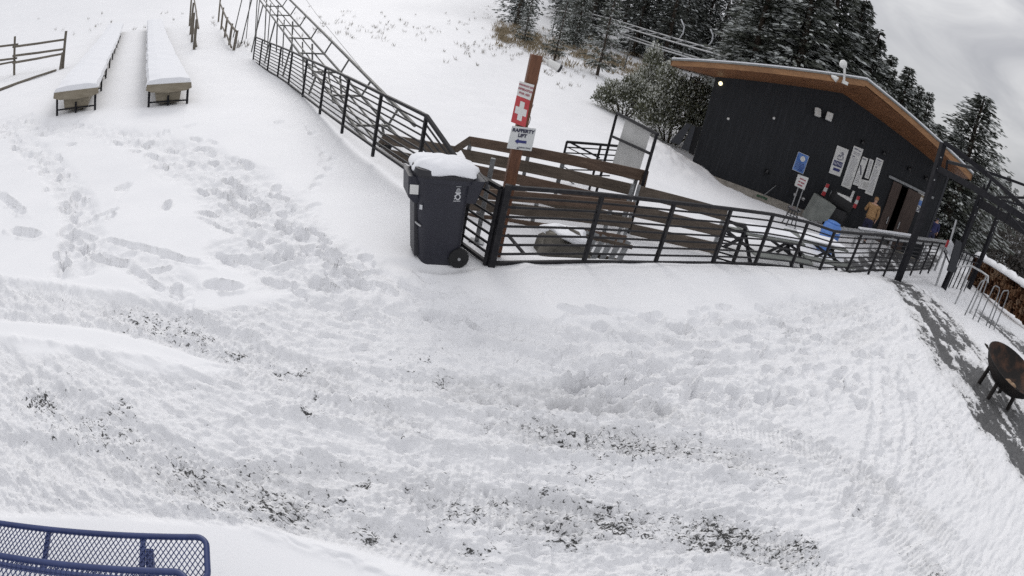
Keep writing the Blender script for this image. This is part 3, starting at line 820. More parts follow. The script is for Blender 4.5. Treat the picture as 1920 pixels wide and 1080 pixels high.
part('bar', MB().bar(p, q, .035, .035), 'rail_metal', r); part('foot', MB().box(q, (.12, .08, .02)), 'rail_metal', r)

# ------------------------------------------------------------------ small railing and framed board beyond the ramps
SA, SB = AT(1044, 340, 11.6), AT(1150, 345, 12.4)
def pl_post(root, tp, bt, A, B, wd=.05, mat='rail_metal', name='post'):
    a, b = PL(*tp, A, B), PL(*bt, A, B); m_ = (a+b)/2; m_.z = 0
    zb = min(b.z, ground(a.x, a.y))-.05
    part(name, MB().box((m_.x, m_.y, (a.z+zb)/2), (wd, wd, a.z-zb)), mat, root)
r = thing('metal_railing', SA, 'small black steel railing with a diagonal brace beside the framed white board', 'railing', 'black steel railings round the loading pit')
pl_post(r, (1064, 266), (1044, 340), SA, SB); pl_post(r, (1125, 271), (1112, 335), SA, SB)
part('top_rail', MB().bar(PL(1063, 266, SA, SB), PL(1160, 274, SA, SB), .05, .05), 'rail_metal', r)
part('brace', MB().bar(PL(1071, 268, SA, SB, .04), PL(1124, 296, SA, SB, .04), .04, .04), 'rail_metal', r)
for i in range(6):
    a0, b0 = (1062-3*i, 276+10.5*i), (1158-3*i, 282+9.5*i)
    part('rail', MB().bar(PL(*a0, SA, SB), PL(*b0, SA, SB), .025, .025), 'rail_metal', r)
for i in range(4):
    part('lattice_bar', MB().bar(PL(1064-4*i, 276+18*i, SA, SB, -.25), PL(1112-4*i, 300+20*i, SA, SB, -.25), .02, .02), 'rail_metal', r)

QA, QB = AT(1124, 340, 12.0), AT(1211, 322, 10.4)
r = thing('framed_board', Vector((QA.x, QA.y, ground(QA.x, QA.y))), 'tall black frame holding a blank white board at the ramp exit', 'board')
pl_post(r, (1158, 211), (1124, 335), QA, QB, .055); pl_post(r, (1232, 252), (1210, 325), QA, QB, .055)
part('crossbar', MB().bar(PL(1157, 212, QA, QB), PL(1233, 252, QA, QB), .055, .055), 'rail_metal', r)
part('crossbar', MB().bar(PL(1148.5, 256, QA, QB, .03), PL(1219, 288, QA, QB, .03), .05, .05), 'rail_metal', r)
part('panel', MB().slab([PL(*q, QA, QB, -.05) for q in ((1174, 222), (1221, 246), (1193, 340), (1143, 324))], (0, .02, 0)), 'panel_white', r)

# ------------------------------------------------------------------ sign post with security camera
b0 = G(925, 499); b0 = Vector((b0.x-.02, b0.y+.30, b0.z-.15))
ptop = AT(1006, 103, math.hypot(b0.x, b0.y)-.02)
r = thing('sign_post', b0, 'tall reddish brown timber post carrying white and red first aid signs', 'post')
fx = Vector((b0.y, -b0.x, 0)).normalized()            # across the view
fy = Vector((-b0.x, -b0.y, 0)).normalized()           # towards the camera
yaw = math.atan2(fx.y, fx.x)+.18
Rz = Matrix.Rotation(yaw, 3, 'Z'); ax_, ay_ = Rz @ Vector((1, 0, 0)), Rz @ Vector((0, -1, 0))
d_ = (ptop-b0); zz = d_.normalized(); rot = Matrix((ax_, -ay_, zz)).transposed()
part('post', MB().box((b0+ptop)/2, (.135, .135, d_.length), rot), 'wood_post', r, bevel=.008)
def on_post(px, py, off=.085):
    """point on the face of the post plane"""
    n = zz.cross(ax_).normalized(); n = n if n.dot(ay_) > 0 else -n
    o = b0+n*off; d = ray(px, py)
    t_ = ((o-Vector((0, 0, CAM_H))) @ n)/(Vector(d) @ n)
    return Vector((d[0]*t_, d[1]*t_, CAM_H+d[2]*t_))
def sign_quad(root, name, qs, mat, th=.012, off=.085, label=None, parent=None):
    pts = [on_post(*q, off=off) for q in qs]
    return part(name, MB().slab(pts, -ay_*th), mat, root, label=label), pts
s1, p1 = sign_quad(r, 'notice_board', [(974.5, 152), (1002, 159.5), (994, 188.5), (969, 178)], 'sign_white', label='white notice board with three lines of small red lettering')
s2, p2 = sign_quad(r, 'first_aid_sign', [(969, 178.5), (994, 189), (985, 239), (958, 228.5)], 'sign_red', label='red sign with a white cross')
s3, p3 = sign_quad(r, 'direction_sign', [(960.5, 236), (1005.5, 241.5), (996.5, 283.5), (950.5, 278)], 'sign_grey', off=.10, label='pale grey direction sign with arrow pointing left')
def frame_of(p):
    xa = ((p[1]-p[0])+(p[2]-p[3])).normalized(); ya = ((p[0]-p[3])+(p[1]-p[2])).normalized(); c = sum(p, Vector())/4
    return c, xa, ya, ((p[1]-p[0]).length+(p[2]-p[3]).length)/2, ((p[0]-p[3]).length+(p[1]-p[2]).length)/2
c, xa, ya, W_, H_ = frame_of(p1); mb = MB()
for i, tx in enumerate(('CONTACT LIFT', 'OPERATOR', 'FOR AID')): put_text(mb, tx, H_*.19 if i else H_*.145, c+ya*H_*(.28-.27*i)+ay_*.004, xa, ya, bold=.0015)
part('lettering', mb, 'ink_red', s1)
c, xa, ya, W_, H_ = frame_of(p2); mb = MB()
mb.slab([c+xa*a+ya*b+ay_*.004 for a, b in ((-.16*W_, -.34*H_), (.16*W_, -.34*H_), (.16*W_, -.13*H_), (.40*W_, -.13*H_), (.40*W_, .13*H_), (.16*W_, .13*H_), (.16*W_, .36*H_), (-.16*W_, .36*H_), (-.16*W_, .13*H_), (-.40*W_, .13*H_), (-.40*W_, -.13*H_), (-.16*W_, -.13*H_))], -ay_*.003)
part('cross', mb, 'sign_white', s2)
c, xa, ya, W_, H_ = frame_of(p3); mb = MB()
put_text(mb, 'RAFFERTY', H_*.205, c+ya*H_*.33+ay_*.003, xa, ya, bold=.003); put_text(mb, 'LIFT', H_*.205, c+ya*H_*.12+ay_*.003, xa, ya, bold=.003)
put_text(mb, 'SNOW KING', H_*.085, c+ya*H_*-.40+xa*W_*.20+ay_*.003, xa, ya)
mb.slab([c+xa*W_*a+ya*H_*b+ay_*.004 for a, b in ((-.03, -.47), (-.075, -.36), (-.12, -.47))], -ay_*.003)
part('lettering', mb, 'ink', s3)
mb = MB().slab([c+xa*W_*a+ya*H_*b+ay_*.004 for a, b in ((-.26, -.14), (-.12, -.02), (-.12, -.085), (.22, -.085), (.22, -.20), (-.12, -.20), (-.12, -.265))], -ay_*.003)
part('arrow', mb, 'ink_blue', s3)
# cable along the post
mb = MB().tube([on_post(a, b, .03) for a, b in ((1000, 196), (996, 205), (993, 214), (995, 222), (992, 232), (988, 238))], .004, 5); part('cable', mb, 'rubber', r)
cam_o = AT(1022, 113, (b0.xy).length-.02); cam_e = AT(1047, 127, (b0.xy).length+.02)
sc = thing('security_camera', cam_o, 'white bullet security camera on an arm at the top of the timber post', 'camera')
mid = cam_o.lerp(cam_e, .35)
part('body', MB().tube([cam_o.lerp(cam_e, .2), cam_o.lerp(cam_e, .3), cam_e], [.03, .047, .05], 14), 'white_paint', sc, smooth=False)
dv = (cam_e-cam_o).normalized(); part('lens_hood', MB().tube([cam_e+dv*.001, cam_e+dv*.03], [.054, .052], 14), 'lens_black', sc)
part('bracket', MB().tube([on_post(1017, 110, .0), cam_o.lerp(cam_e, .1), mid], .018, 8), 'white_paint', sc)

# ------------------------------------------------------------------ wheeled bin
bc = G(818, 478)+Vector((.0, .01, 0)); bc.z = -.06
wb = thing('wheeled_bin', bc, 'black wheeled rubbish bin with a thick snow cap on its lid', 'bin')
va = math.atan2(bc.x, bc.y)
bx = Vector((math.cos(va), -math.sin(va), 0))          # right in the picture
by = Vector((math.sin(va), math.cos(va), 0))           # away
an = R(-20); X_ = bx*math.cos(an)+by*math.sin(an)*-1; X_.normalize(); Y_ = Vector((-X_.y, X_.x, 0))
X_ = (bx*math.cos(R(16))+by*math.sin(R(16))).normalized(); Y_ = Vector((-X_.y, X_.x, 0))
def BP(x, y, z): return bc+X_*(x*.88-.115*z)+Y_*y*.94+Vector((0, 0, z*1.15))
def rrect(cx_, cy_, hx, hy, z, rad, n=6):
    pts = []
    for (sx, sy, a0) in ((1, 1, 0), (-1, 1, 90), (-1, -1, 180), (1, -1, 270)):
        for i in range(n):
            a = R(a0+90*i/(n-1)); pts.append(BP(cx_+sx*(hx-rad)+rad*math.cos(a), cy_+sy*(hy-rad)+rad*math.sin(a), z))
    return pts
ob = part('body', MB().loft([rrect(0, 0, .27, .245, 0, .09), rrect(0, 0, .292, .262, .03, .11), rrect(-.005, 0, .315, .28, .30, .13), rrect(-.01, 0, .342, .30, .66, .14), rrect(-.01, 0, .365, .315, .92, .15), rrect(-.01, 0, .372, .32, .95, .15), rrect(.0, 0, .395, .345, .955, .16), rrect(.0, 0, .40, .35, 1.01, .16)]), 'plastic', wb, smooth=True)
ob.data.polygons.foreach_set('use_smooth', [len(p.vertices) == 4 for p in ob.data.polygons])
ed = ob.modifiers.new('edge', 'EDGE_SPLIT'); ed.split_angle = R(50)
# tapered rear handle housing, front pocket and lifting bar
part('handle_housing', MB().loft([rrect(.36, 0, .10, .24, .74, .04), rrect(.41, 0, .11, .27, .90, .04), rrect(.43, 0, .13, .29, 1.0, .05)]), 'plastic', wb, bevel=.004)
part('handle', MB().tube([BP(.56, -.25, .92), BP(.585, -.25, .99), BP(.585, .25, .99), BP(.56, .25, .92)], .018, 8), 'plastic_dark', wb)
fp = part('front_pocket', MB().loft([rrect(-.35, -.02, .055, .20, .70, .02), rrect(-.405, -.02, .075, .22, .76, .03), rrect(-.415, -.02, .075, .22, .985, .03)]), 'plastic', wb, bevel=.004)
part('sticker', MB().slab([BP(-.35, -.243, .80), BP(-.465, -.243, .80), BP(-.465, -.243, .90), BP(-.35, -.243, .90)][::-1], Y_*.004), 'white_paint', fp)
part('front_skirt', MB().loft([rrect(-.315, -.02, .045, .16, .10, .02), rrect(-.345, -.02, .045, .17, .70, .02)]), 'plastic_dark', wb, bevel=.004)
part('lift_bar', MB().tube([BP(-.30, -.268, .47), BP(-.345, -.235, .485), BP(-.365, -.15, .49), BP(-.365, .12, .49)], .011, 8), 'silver', wb)
part('decal', MB().slab([BP(-.30, -.302, .66), BP(-.335, -.29, .66), BP(-.335, -.295, .71), BP(-.30, -.308, .71)][::-1], Y_*.004), 'white_print', wb)
part('axle', MB().tube([BP(.24, -.285, .12), BP(.24, .285, .12)], .014, 8), 'silver', wb)
for s_ in (-1, 1):
    wh = part('wheel', MB().lathe([(.05, -.03), (.118, -.032), (.128, -.02), (.128, .02), (.118, .032), (.05, .03)], 28, BP(.255, s_*.275, .128), Y_), 'rubber', wb)
    part('hub', MB().lathe([(.02, -.04), (.024, 0), (.02, .04)], 12, BP(.255, s_*.275, .128), Y_), 'silver', wh)
lid = part('lid', MB().loft([rrect(.0, 0, .41, .36, 1.005, .16), rrect(.0, 0, .415, .365, 1.03, .16), rrect(-.01, 0, .385, .33, 1.075, .16), rrect(-.01, 0, .22, .2, 1.10, .12)]), 'plastic_dark', wb)
# printed white emblem on the side: plain strokes following the mark
mb = MB()
def strk(pts, w_):
    for (a, b), (c_, d2) in zip(pts[:-1], pts[1:]):
        def S(u, v): return BP(.165+u*.0022, -.308-.012*0-(v-0)*.00012-.006, .855+v*.0022)
        mb.bar(S(a, b), S(c_, d2), .004, w_)
strk([(-14, 36), (18, 37)], .005); strk([(-24, -36), (20, -33)], .007)
for k_ in range(9):
    an_ = 2*math.pi*k_/9; strk([(2+15*math.cos(an_), -14+13*math.sin(an_)), (2+15*math.cos(an_+.7), -14+13*math.sin(an_+.7))], .012)
strk([(-14, 8), (-6, 2), (4, 5), (12, 3), (16, 9)], .014); strk([(-10, 8), (-8, 22)], .007); strk([(-3, 6), (-2, 26)], .006); strk([(4, 7), (5, 26)], .006); strk([(11, 8), (12, 22)], .007); strk([(-8, 22), (-2, 27), (5, 27), (12, 22)], .006); strk([(-20, -26), (-12, -20), (-18, -10), (-10, -6)], .01)
part('emblem', mb, 'white_print', wb)
# snow cap, ragged edge
rings = []; rg = random.Random(5)
for (f_, z_) in ((.99, 1.05), (1.0, 1.062), (.95, 1.095), (.82, 1.125), (.55, 1.15), (.25, 1.16), (.03, 1.162)):
    ring = []
    for j in range(56):
        a = 2*math.pi*j/56
        k_ = 1+.02*math.sin(3*a+1)+.02*math.sin(7*a+2.3)+(.02*math.sin(13*a)+.015*math.sin(23*a+1) if f_ > .85 else 0)
        rx_, ry_ = .45*k_, .385*k_
        ca, sa = math.cos(a), math.sin(a); rr_ = (abs(ca)**3+abs(sa)**3)**(-1/3.)
        dip = (.05*max(0, math.sin(2*a+.6))+.02*math.sin(5*a))*(f_ > .9)
        ring.append(BP(.035+rx_*f_*ca*rr_*1.04, ry_*f_*sa*rr_*.98, z_-dip*.8+.008*math.sin(9*a)*f_))
    rings.append(ring)
part('snow_cover', MB().loft(rings), 'snowcap', wb, smooth=True)

# ------------------------------------------------------------------ two long raised slide troughs with snow on top
def slide(nearL, nearR, farL, farR, D_far, label):
    a, b = G(*nearL), G(*nearR)
    p0 = (a+b)/2; q = AT((farL[0]+farR[0])/2, (farL[1]+farR[1])/2, D_far)
    q.z = ground(q.x, q.y)
    r = thing('raised_slide', p0, label, 'slide', 'raised slide troughs on the snow slope')
    L = (q-p0).xy.length; d = Vector(((q-p0).x, (q-p0).y, 0)).normalized(); s_ = Vector((d.y, -d.x, 0))
    if s_.dot(b-a) < 0: s_ = -s_
    n = 44; hw = (b-a).length/2*1.12
    def zt(t): p = p0+d*t; return max(ground(p.x, p.y), p0.z-.1)+.56
    ts = [L*i/n for i in range(n+1)]
    def ring(t, zs): 
        p = p0+d*t; z = zt(t)
        return [Vector((p.x, p.y, 0))+s_*u+Vector((0, 0, z+v)) for u, v in zs]
    part('deck', MB().loft([ring(t, [(-hw, -.10), (hw, -.10), (hw, 0), (-hw, 0)]) for t in ts]), 'slide_wood', r)
    rg = random.Random(2)
    part('snow_cover', MB().loft([ring(t, [(-hw-.02-rg.uniform(0, .05), .003-rg.uniform(0, .04)), (hw+.02+rg.uniform(0, .05), .003-rg.uniform(0, .04)), (hw*rg.uniform(.93, 1.0), .085+rg.uniform(-.02, .03)), (hw*.5, .13+rg.uniform(-.015, .025)), (-hw*.4, .14+rg.uniform(-.015, .025)), (-hw*rg.uniform(.93, 1.0), .085+rg.uniform(-.02, .03))]) for t in [-.04, .15]+ts[1:]]), 'snowcap', r)
    e0 = p0-d*.05
    part('end_board', MB().slab([Vector((e0.x, e0.y, zt(0)))+s_*u+Vector((0, 0, v)) for u, v in ((-hw*1.06, .0), (hw*1.06, .0), (hw*1.10, -.14), (hw*.80, -.20), (0, -.23), (-hw*.80, -.20), (-hw*1.10, -.14))], d*.05), 'slide_wood', r, bevel=.006)
    part('trough', MB().loft([ring(t, [(-hw*.64, -.10), (hw*.64, -.10), (hw*.56, -.50), (-hw*.56, -.50)]) for t in [0.08]+ts[1:]]), 'slide_wood', r)
    for i in range(9):
        t = .05+i*L/9.5
        for sgn in (-1, 1):
            p = p0+d*t+s_*sgn*hw*.93; gz = ground(p.x, p.y)-.12
            part('leg', MB().box((p.x, p.y, (zt(t)-.1+gz)/2), (.045, .045, zt(t)-.1-gz)), 'black_metal', r)
        if i < 3:
            p = p0+d*t; part('cross_rail', MB().bar(p-s_*hw*.93+Vector((0, 0, .10)), p+s_*hw*.93+Vector((0, 0, .10)), .035, .035), 'black_metal', r)
    p = p0+d*.02-Vector((0, 0, .05)); part('leg', MB().bar(p, p+Vector((0, 0, .3)), .04, .04, (1, 0, 0)), 'black_metal', r)
slide((112, 212), (173, 208), (210, 58), (222, 58), 42, 'left of two snow covered raised slide troughs on thin dark legs')
slide((282, 198), (348, 198), (276, 45), (304, 45), 42, 'right of two snow covered raised slide troughs with square end board')

# ------------------------------------------------------------------ split rail fences
def rail_fence(label, posts, rails, group='grey log rail fences on the slope'):
    """posts (top px, base px, D); rails (px, D, px, D)"""
    A0 = AT(*posts[0][1], posts[0][2]); A0.z = ground(A0.x, A0.y)
    r = thing('log_fence', A0, label, 'fence', group)
    for (tp, bt, D, rad) in posts:
        b = AT(bt[0], bt[1], D); b.z -= .3; t_ = AT(tp[0], tp[1], D)
        part('post', MB().tube([b, b.lerp(t_, .5), t_], [rad, rad*.95, rad*.9], 8), 'log', r)
    for (p, D0, q, D1, rad) in rails:
        a, b = AT(*p, D0), AT(*q, D1)
        part('rail', MB().tube([a, a.lerp(b, .5)+Vector((0, 0, -.02)), b], [rad, rad*.95, rad*.85], 8), 'log', r)
rail_fence('grey log fence of three round rails left of the raised slides',
  [((28, 68), (27, 136), 27, .065), ((124, 58), (117, 131), 25.6, .07), ((117.5, 98), (111, 133), 25.4, .06), ((-70, 84), (-68, 150), 28, .065)],
  [((24, 88), 26.8, (122, 74), 25.5, .055), ((-72, 96), 28, (34, 83), 26.9, .055), ((24, 105), 26.8, (121, 92), 25.4, .055), ((-72, 122), 28, (32, 109), 26.9, .055), ((24, 118), 26.8, (117, 101), 25.3, .055), ((-72, 134), 28, (30, 115), 26.9, .05)])
g1 = AT(-60, 160, 20.5); g2 = AT(105, 131, 25); g1.z = ground(g1.x, g1.y)+.05; g2.z = ground(g2.x, g2.y)+.05
tag(part('fallen_rail', MB().tube([g1, g1.lerp(g2, .5), g2], [.05, .055, .045], 8), 'log', None, loc=g1), 'long grey log rail lying on the snow below the left log fence', 'log')
rail_fence('left log fence of the pair running up the slope beside the raised slides',
  [((369, 36), (363, 107), 27.5, .075), ((364, 24), (359.5, 86), 31, .07), ((363, 5), (357, 66), 36, .07), ((361, -25), (356, 45), 42, .07)],
  [((372, 53), 27.4, (368, 22), 36, .055), ((368.5, 87), 27.4, (362, 45), 38, .05), ((368, 22), 36, (362, -18), 46, .055)])
rail_fence('right log fence of the pair running up the slope beside the lift track',
  [((445, 57), (435.5, 107), 26.6, .075), ((435.5, 44), (428, 97), 29, .07), ((426.5, 32), (420, 79), 33, .07), ((419, 14), (414.5, 56), 38, .07), ((414, -10), (410, 38), 44, .07)],
  [((442, 58), 26.5, (431, 43), 29.5, .055), ((431, 44), 29.5, (424, 32), 33, .055), ((424, 33), 33, (412, 4), 40, .055), ((434, 89), 26.6, (426, 68), 30, .05), ((426, 68), 30, (417, 50), 36, .05)])

# ------------------------------------------------------------------ inclined lift track with cross ties and trestles
T0, T1 = AT(722, 283, 11.6), AT(470, -40, 34)
T0.z = ground(T0.x, T0.y)+.15
r = thing('lift_track', T0, 'grey steel lift track on trestles climbing the slope behind the left railing', 'track')
td = (T1-T0); tn = td.normalized(); ts_ = Vector((tn.y, -tn.x, 0)).normalized(); L = td.length
for u, v, rad in ((-.42, 0, .036), (.42, .0, .036), (.62, .42, .045)):
    a, b = T0+ts_*u+Vector((0, 0, v)), T1+ts_*u+Vector((0, 0, v))
    part('track_rail', MB().tube([a, b], rad, 8), 'track_steel', r)
for u in (-.15, .15):
    part('guide_rail', MB().tube([T0+ts_*u+Vector((0, 0, -.06)), T1+ts_*u+Vector((0, 0, -.06))], .025, 6), 'track_steel', r)
n = int(L/1.9)
for i in range(n):
    p = T0+tn*(i+.5)*L/n
    mb = MB().bar(p-ts_*.42, p+ts_*.42, .07, .05).bar(p+ts_*.42, p+ts_*.62+Vector((0, 0, .42)), .05, .04)
    part('cross_tie', mb, 'track_steel', r)
for i in range(7):
    p = T0+tn*(1.2+i*(L-1.5)/6.2)
    for sgn in (-1, 1):
        f = p+ts_*sgn*(.50+.03*i); f.z = ground(f.x, f.y)-.1
        part('trestle_leg', MB().tube([p+ts_*sgn*.36+Vector((0, 0, -.05)), f], .032, 6), 'track_steel', r)
    f = p-tn*.9; f.z = ground(f.x, f.y)-.1
    if p.z-f.z > .6: part('strut', MB().tube([p, f], .025, 6), 'track_steel', r)
p = T0+Vector((0, 0, .0))
part('end_wheel', MB().lathe([(.10, -.05), (.20, -.05), (.22, 0), (.20, .05), (.10, .05)], 18, p, ts_), 'rubber', r)
a, b = AT(560, -20, 60), AT(748, 215, 13)
tag(part('haul_rope', MB().tube([a, a.lerp(b, .5)+Vector((0, 0, -.15)), b], [.02, .014, .007], 5), 'track_steel', None, loc=b), 'thin steel rope running down over the white slope beside the lift track', 'rope')

# ------------------------------------------------------------------ dark board building with timber eaves
WA, WB = Vector((5.77, 21.2, 0)), Vector((16.0, 18.45, 0))
we = (WB-WA).normalized(); wn = Vector((we.y, -we.x, 0))           # wn points to the camera
bld = thing('lodge', Vector((WA.x, WA.y, -1.0)), 'black board sided lodge with wide timber eaves and a low gable', 'building')
def WP(px, py, off=.0): return PL(px, py, WA, WB, off)
wz0 = -.68
tl = WP(1343, 144); tp = WP(1580, 175); trr = WP(1758, 310)
u_of = lambda p: (p-WA).dot(we)
LW = 10.75
zl, zp, zr = tl.z, tp.z, None
up_ = u_of(tp); ur = u_of(trr); zr = tp.z+(trr.z-tp.z)*(LW-up_)/(ur-up_)
def FP(u, z, off=0): return WA+we*u+wn*off+Vector((0, 0, z))
depth = 9.0
pts = [FP(0, wz0), FP(LW, wz0), FP(LW, zr), FP(up_, zp), FP(0, zl)]
# wall with the doorway left open: built as pieces round the opening
du0, du1 = u_of(WP(1660, 400)), u_of(WP(1704, 420))
dzt = WP(1692, 348).z
def zroof(u): return zl+(zp-zl)*u/up_ if u < up_ else zp+(zr-zp)*(u-up_)/(LW-up_)
mb = MB()
mb.slab([FP(0, wz0), FP(du0, wz0), FP(du0, zroof(du0)), FP(up_, zp), FP(0, zl)] if du0 > up_ else [FP(0, wz0), FP(du0, wz0), FP(du0, zroof(du0)), FP(0, zl)], -wn*.15)
mb.slab([FP(du0, dzt), FP(du1, dzt), FP(du1, zroof(du1)), FP(du0, zroof(du0))], -wn*.15)
mb.slab([FP(du1, wz0), FP(LW, wz0), FP(LW, zr), FP(du1, zroof(du1))], -wn*.15)
mb.slab([FP(0, wz0, -.15), FP(0, zl, -.15), FP(0, zl, -depth), FP(0, wz0, -depth)], we*.15)
mb.slab([FP(LW, wz0, -.15), FP(LW, wz0, -depth), FP(LW, zr, -depth), FP(LW, zr, -.15)], -we*.15)
mb.slab([FP(0.15, wz0, -depth+.15), FP(0.15, zl, -depth+.15), FP(up_, zp, -depth+.15), FP(LW-.15, zr, -depth+.15), FP(LW-.15, wz0, -depth+.15)], wn*-.15)
part('wall', mb, 'siding', bld)
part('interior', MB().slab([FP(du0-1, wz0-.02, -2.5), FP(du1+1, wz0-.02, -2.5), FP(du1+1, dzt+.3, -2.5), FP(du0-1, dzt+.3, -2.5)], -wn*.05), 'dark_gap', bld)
part('foundation', MB().slab([FP(-.01, wz0, .05), FP(LW+.01, wz0, .05), FP(LW+.01, -1.3, .05), FP(-.01, -1.3, .05)], -wn*.3), 'concrete', bld)
# roof: outer edge from the picture, 1.5 m in front of the wall
OFF = 2.1
ol = PL(1259, 113, WA, WB, OFF); op = PL(1625, 151, WA, WB, OFF); orr = PL(1772, 277, WA, WB, OFF)
uol, uop, uor = u_of(ol), u_of(op), u_of(orr)
UE = LW+.0; zor = op.z+(orr.z-op.z)*(UE-uop)/(uor-uop)
th = .24
def eave(u, z, o): return FP(u, z, o)
for nm, (u0, z0, u1, z1) in (('roof', (uol, ol.z, uop, op.z)), ('roof', (uop, op.z, UE, zor))):
    t0, t1 = .04, .04
    part(nm, MB().slab([FP(u0, z0, OFF+.05), FP(u1, z1, OFF+.05), FP(u1, z1, -depth-.6), FP(u0, z0, -depth-.6)], (0, 0, .06)), 'roof_metal', bld)
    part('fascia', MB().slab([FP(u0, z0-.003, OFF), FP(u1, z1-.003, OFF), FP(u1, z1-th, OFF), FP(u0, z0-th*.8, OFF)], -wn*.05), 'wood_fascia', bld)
    part('snow_edge', MB().slab([FP(u0, z0+.062, OFF+.03), FP(u1, z1+.062, OFF+.03), FP(u1, z1+.062, OFF-5), FP(u0, z0+.062, OFF-5)], (0, 0, .05)), 'snowcap', bld)
wl = FP(0, zl); wpk = FP(up_, zp); wr = FP(LW, zr)
mb = MB()
f_l, f_p, f_r = FP(uol, ol.z-th*.8+.02, OFF-.05), FP(uop, op.z-th+.02, OFF-.05), FP(UE, zor-th+.02, OFF-.05)
bl_, br_ = FP(uol, ol.z-th*.8+.02, -depth-.5), FP(UE, zor-th+.02, -depth-.5)
mb.quad(f_l, f_p, FP(up_, zp, .003), FP(0, zl, .003)); mb.quad(f_p, f_r, FP(LW, zr, .003), FP(up_, zp, .003))
mb.quad(f_l, FP(0, zl, .003), FP(-.003, zl, -depth-.5), bl_); mb.quad(f_r, br_, FP(LW+.003, zr, -depth-.5), FP(LW, zr, .003))
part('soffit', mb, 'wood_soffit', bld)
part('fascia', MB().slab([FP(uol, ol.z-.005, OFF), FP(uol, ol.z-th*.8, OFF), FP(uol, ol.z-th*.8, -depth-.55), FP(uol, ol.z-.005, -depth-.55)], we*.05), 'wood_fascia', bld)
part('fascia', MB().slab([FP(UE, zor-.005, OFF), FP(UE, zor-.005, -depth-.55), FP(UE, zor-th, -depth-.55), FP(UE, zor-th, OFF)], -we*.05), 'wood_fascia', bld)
part('corner_trim', MB().slab([FP(LW-.09, wz0, .02), FP(LW+.02, wz0, .02), FP(LW+.02, zr-.02, .02), FP(LW-.09, zr-.02, .02)], -wn*.12), 'siding_trim', bld)
# sliding doors
def wquad(root, name, qs, mat, off, th_=.03, label=None, **kw):
    ps = [WP(*q, off) for q in qs]
    return part(name, MB().slab(ps, -wn*th_), mat, root, label=label, **kw), ps
def wrect(u0, u1, z0, z1, off): return [FP(u0, z1, off), FP(u1, z1, off), FP(u1, z0, off), FP(u0, z0, off)]
ul0, ul1 = u_of(WP(1659, 385)), u_of(WP(1676, 388)); urr0, urr1 = u_of(WP(1688, 395)), u_of(WP(1712, 405))
for (a, b) in ((ul0, ul1), (urr0, urr1)):
    dr = part('door', MB().slab(wrect(a, b, wz0+.03, dzt+.02, .09), -wn*.06), 'wood_door', bld, bevel=.004)
    part('handle', MB().box(FP(b-.12 if a == ul0 else a+.12, wz0+1.0, .12), (.04, .05, .3)), 'silver', dr)
part('door_track', MB().bar(FP(ul0-.3, dzt+.12, .10), FP(urr1+.6, dzt+.12, .10), .06, .10), 'galv', bld)
# lights on the gable
def lamp_pair():
    c = WP(1545, 219)
    r_ = thing('floodlight', c, 'twin head floodlight with two square lamps high on the lodge gable', 'light')
    part('base', MB().box(c+wn*.05, (.16, .10, .16)), 'lens_black', r_)
    for (px, py), yaw_ in (((1533.5, 210.5), .3), ((1555, 218.5), -.5)):
        p = WP(px, py, .22)
        h_ = part('lamp_head', MB().box(p, (.27, .14, .34), Matrix.Rotation(yaw_, 3, 'Z') @ Matrix.Rotation(-.35, 3, 'X')), 'white_paint', r_, bevel=.03)
        part('arm', MB().tube([c+wn*.08, p], .025, 6), 'lens_black', r_)
lamp_pair()
c = WP(1351, 156.5)
m = nmat('lamp_glow', (.9, .85, .6), .4); m.node_tree.nodes['Principled BSDF'].inputs['Emission Color'].default_value = (1, .88, .55, 1); m.node_tree.nodes['Principled BSDF'].inputs['Emission Strength'].default_value = 1.6; M['lamp_glow'] = m
r = thing('wall_lamp', c, 'small lit round lamp under the left eave of the lodge', 'light')
part('bulb', MB().lathe([(.02, -.085), (.07, -.05), (.085, 0), (.07, .05), (.02, .085)], 14, c+wn*.12), 'lamp_glow', r, smooth=True); part('base', MB().box(c+wn*.02, (.1, .04, .1)), 'lens_black', r)
for (px, py), lb in (((1365.5, 222.5), 'tiny white fitting on the black boards near the left corner of the lodge'), ((1451, 221.5), 'tiny white fitting on the black boards midway below the gable')):
    c = WP(px, py); r = thing('wall_fitting', c, lb, 'fitting', 'small wall fittings of the lodge')
    part('body', MB().lathe([(.05, 0), (.055, .03), (.03, .06)], 10, c, wn), 'white_paint', r)
sc_lab = ['black cone wall lamp low on the boards left of the blue sign', 'black cone wall lamp above the tall white trail boards', 'black cone wall lamp right of the tall white trail boards', 'black cone wall lamp above the sliding door', 'black cone wall lamp at the right end of the door track']
sc0 = None
for i, ((px, py), lb) in enumerate(zip(((1438, 320), (1617, 265.5), (1657, 286), (1704, 315.5), (1735, 333)), sc_lab)):
    c = WP(px, py)
    if sc0 is None:
        sc0 = r = thing('wall_sconce', c, lb, 'light', 'black wall lamps along the lodge front')
        part('plate', MB().box(c+wn*.02, (.14, .03, .16)), 'lens_black', r); part('shade', MB().lathe([(.11, -.12), (.05, .02), (.03, .06)], 14, c+wn*.15+Vector((0, 0, .02))), 'lens_black', r, smooth=True); part('arm', MB().tube([c, c+wn*.15+Vector((0, 0, .08))], .015, 6), 'lens_black', r)
    else:
        r = copy_tree(sc0); r.location = c; r['label'] = lb
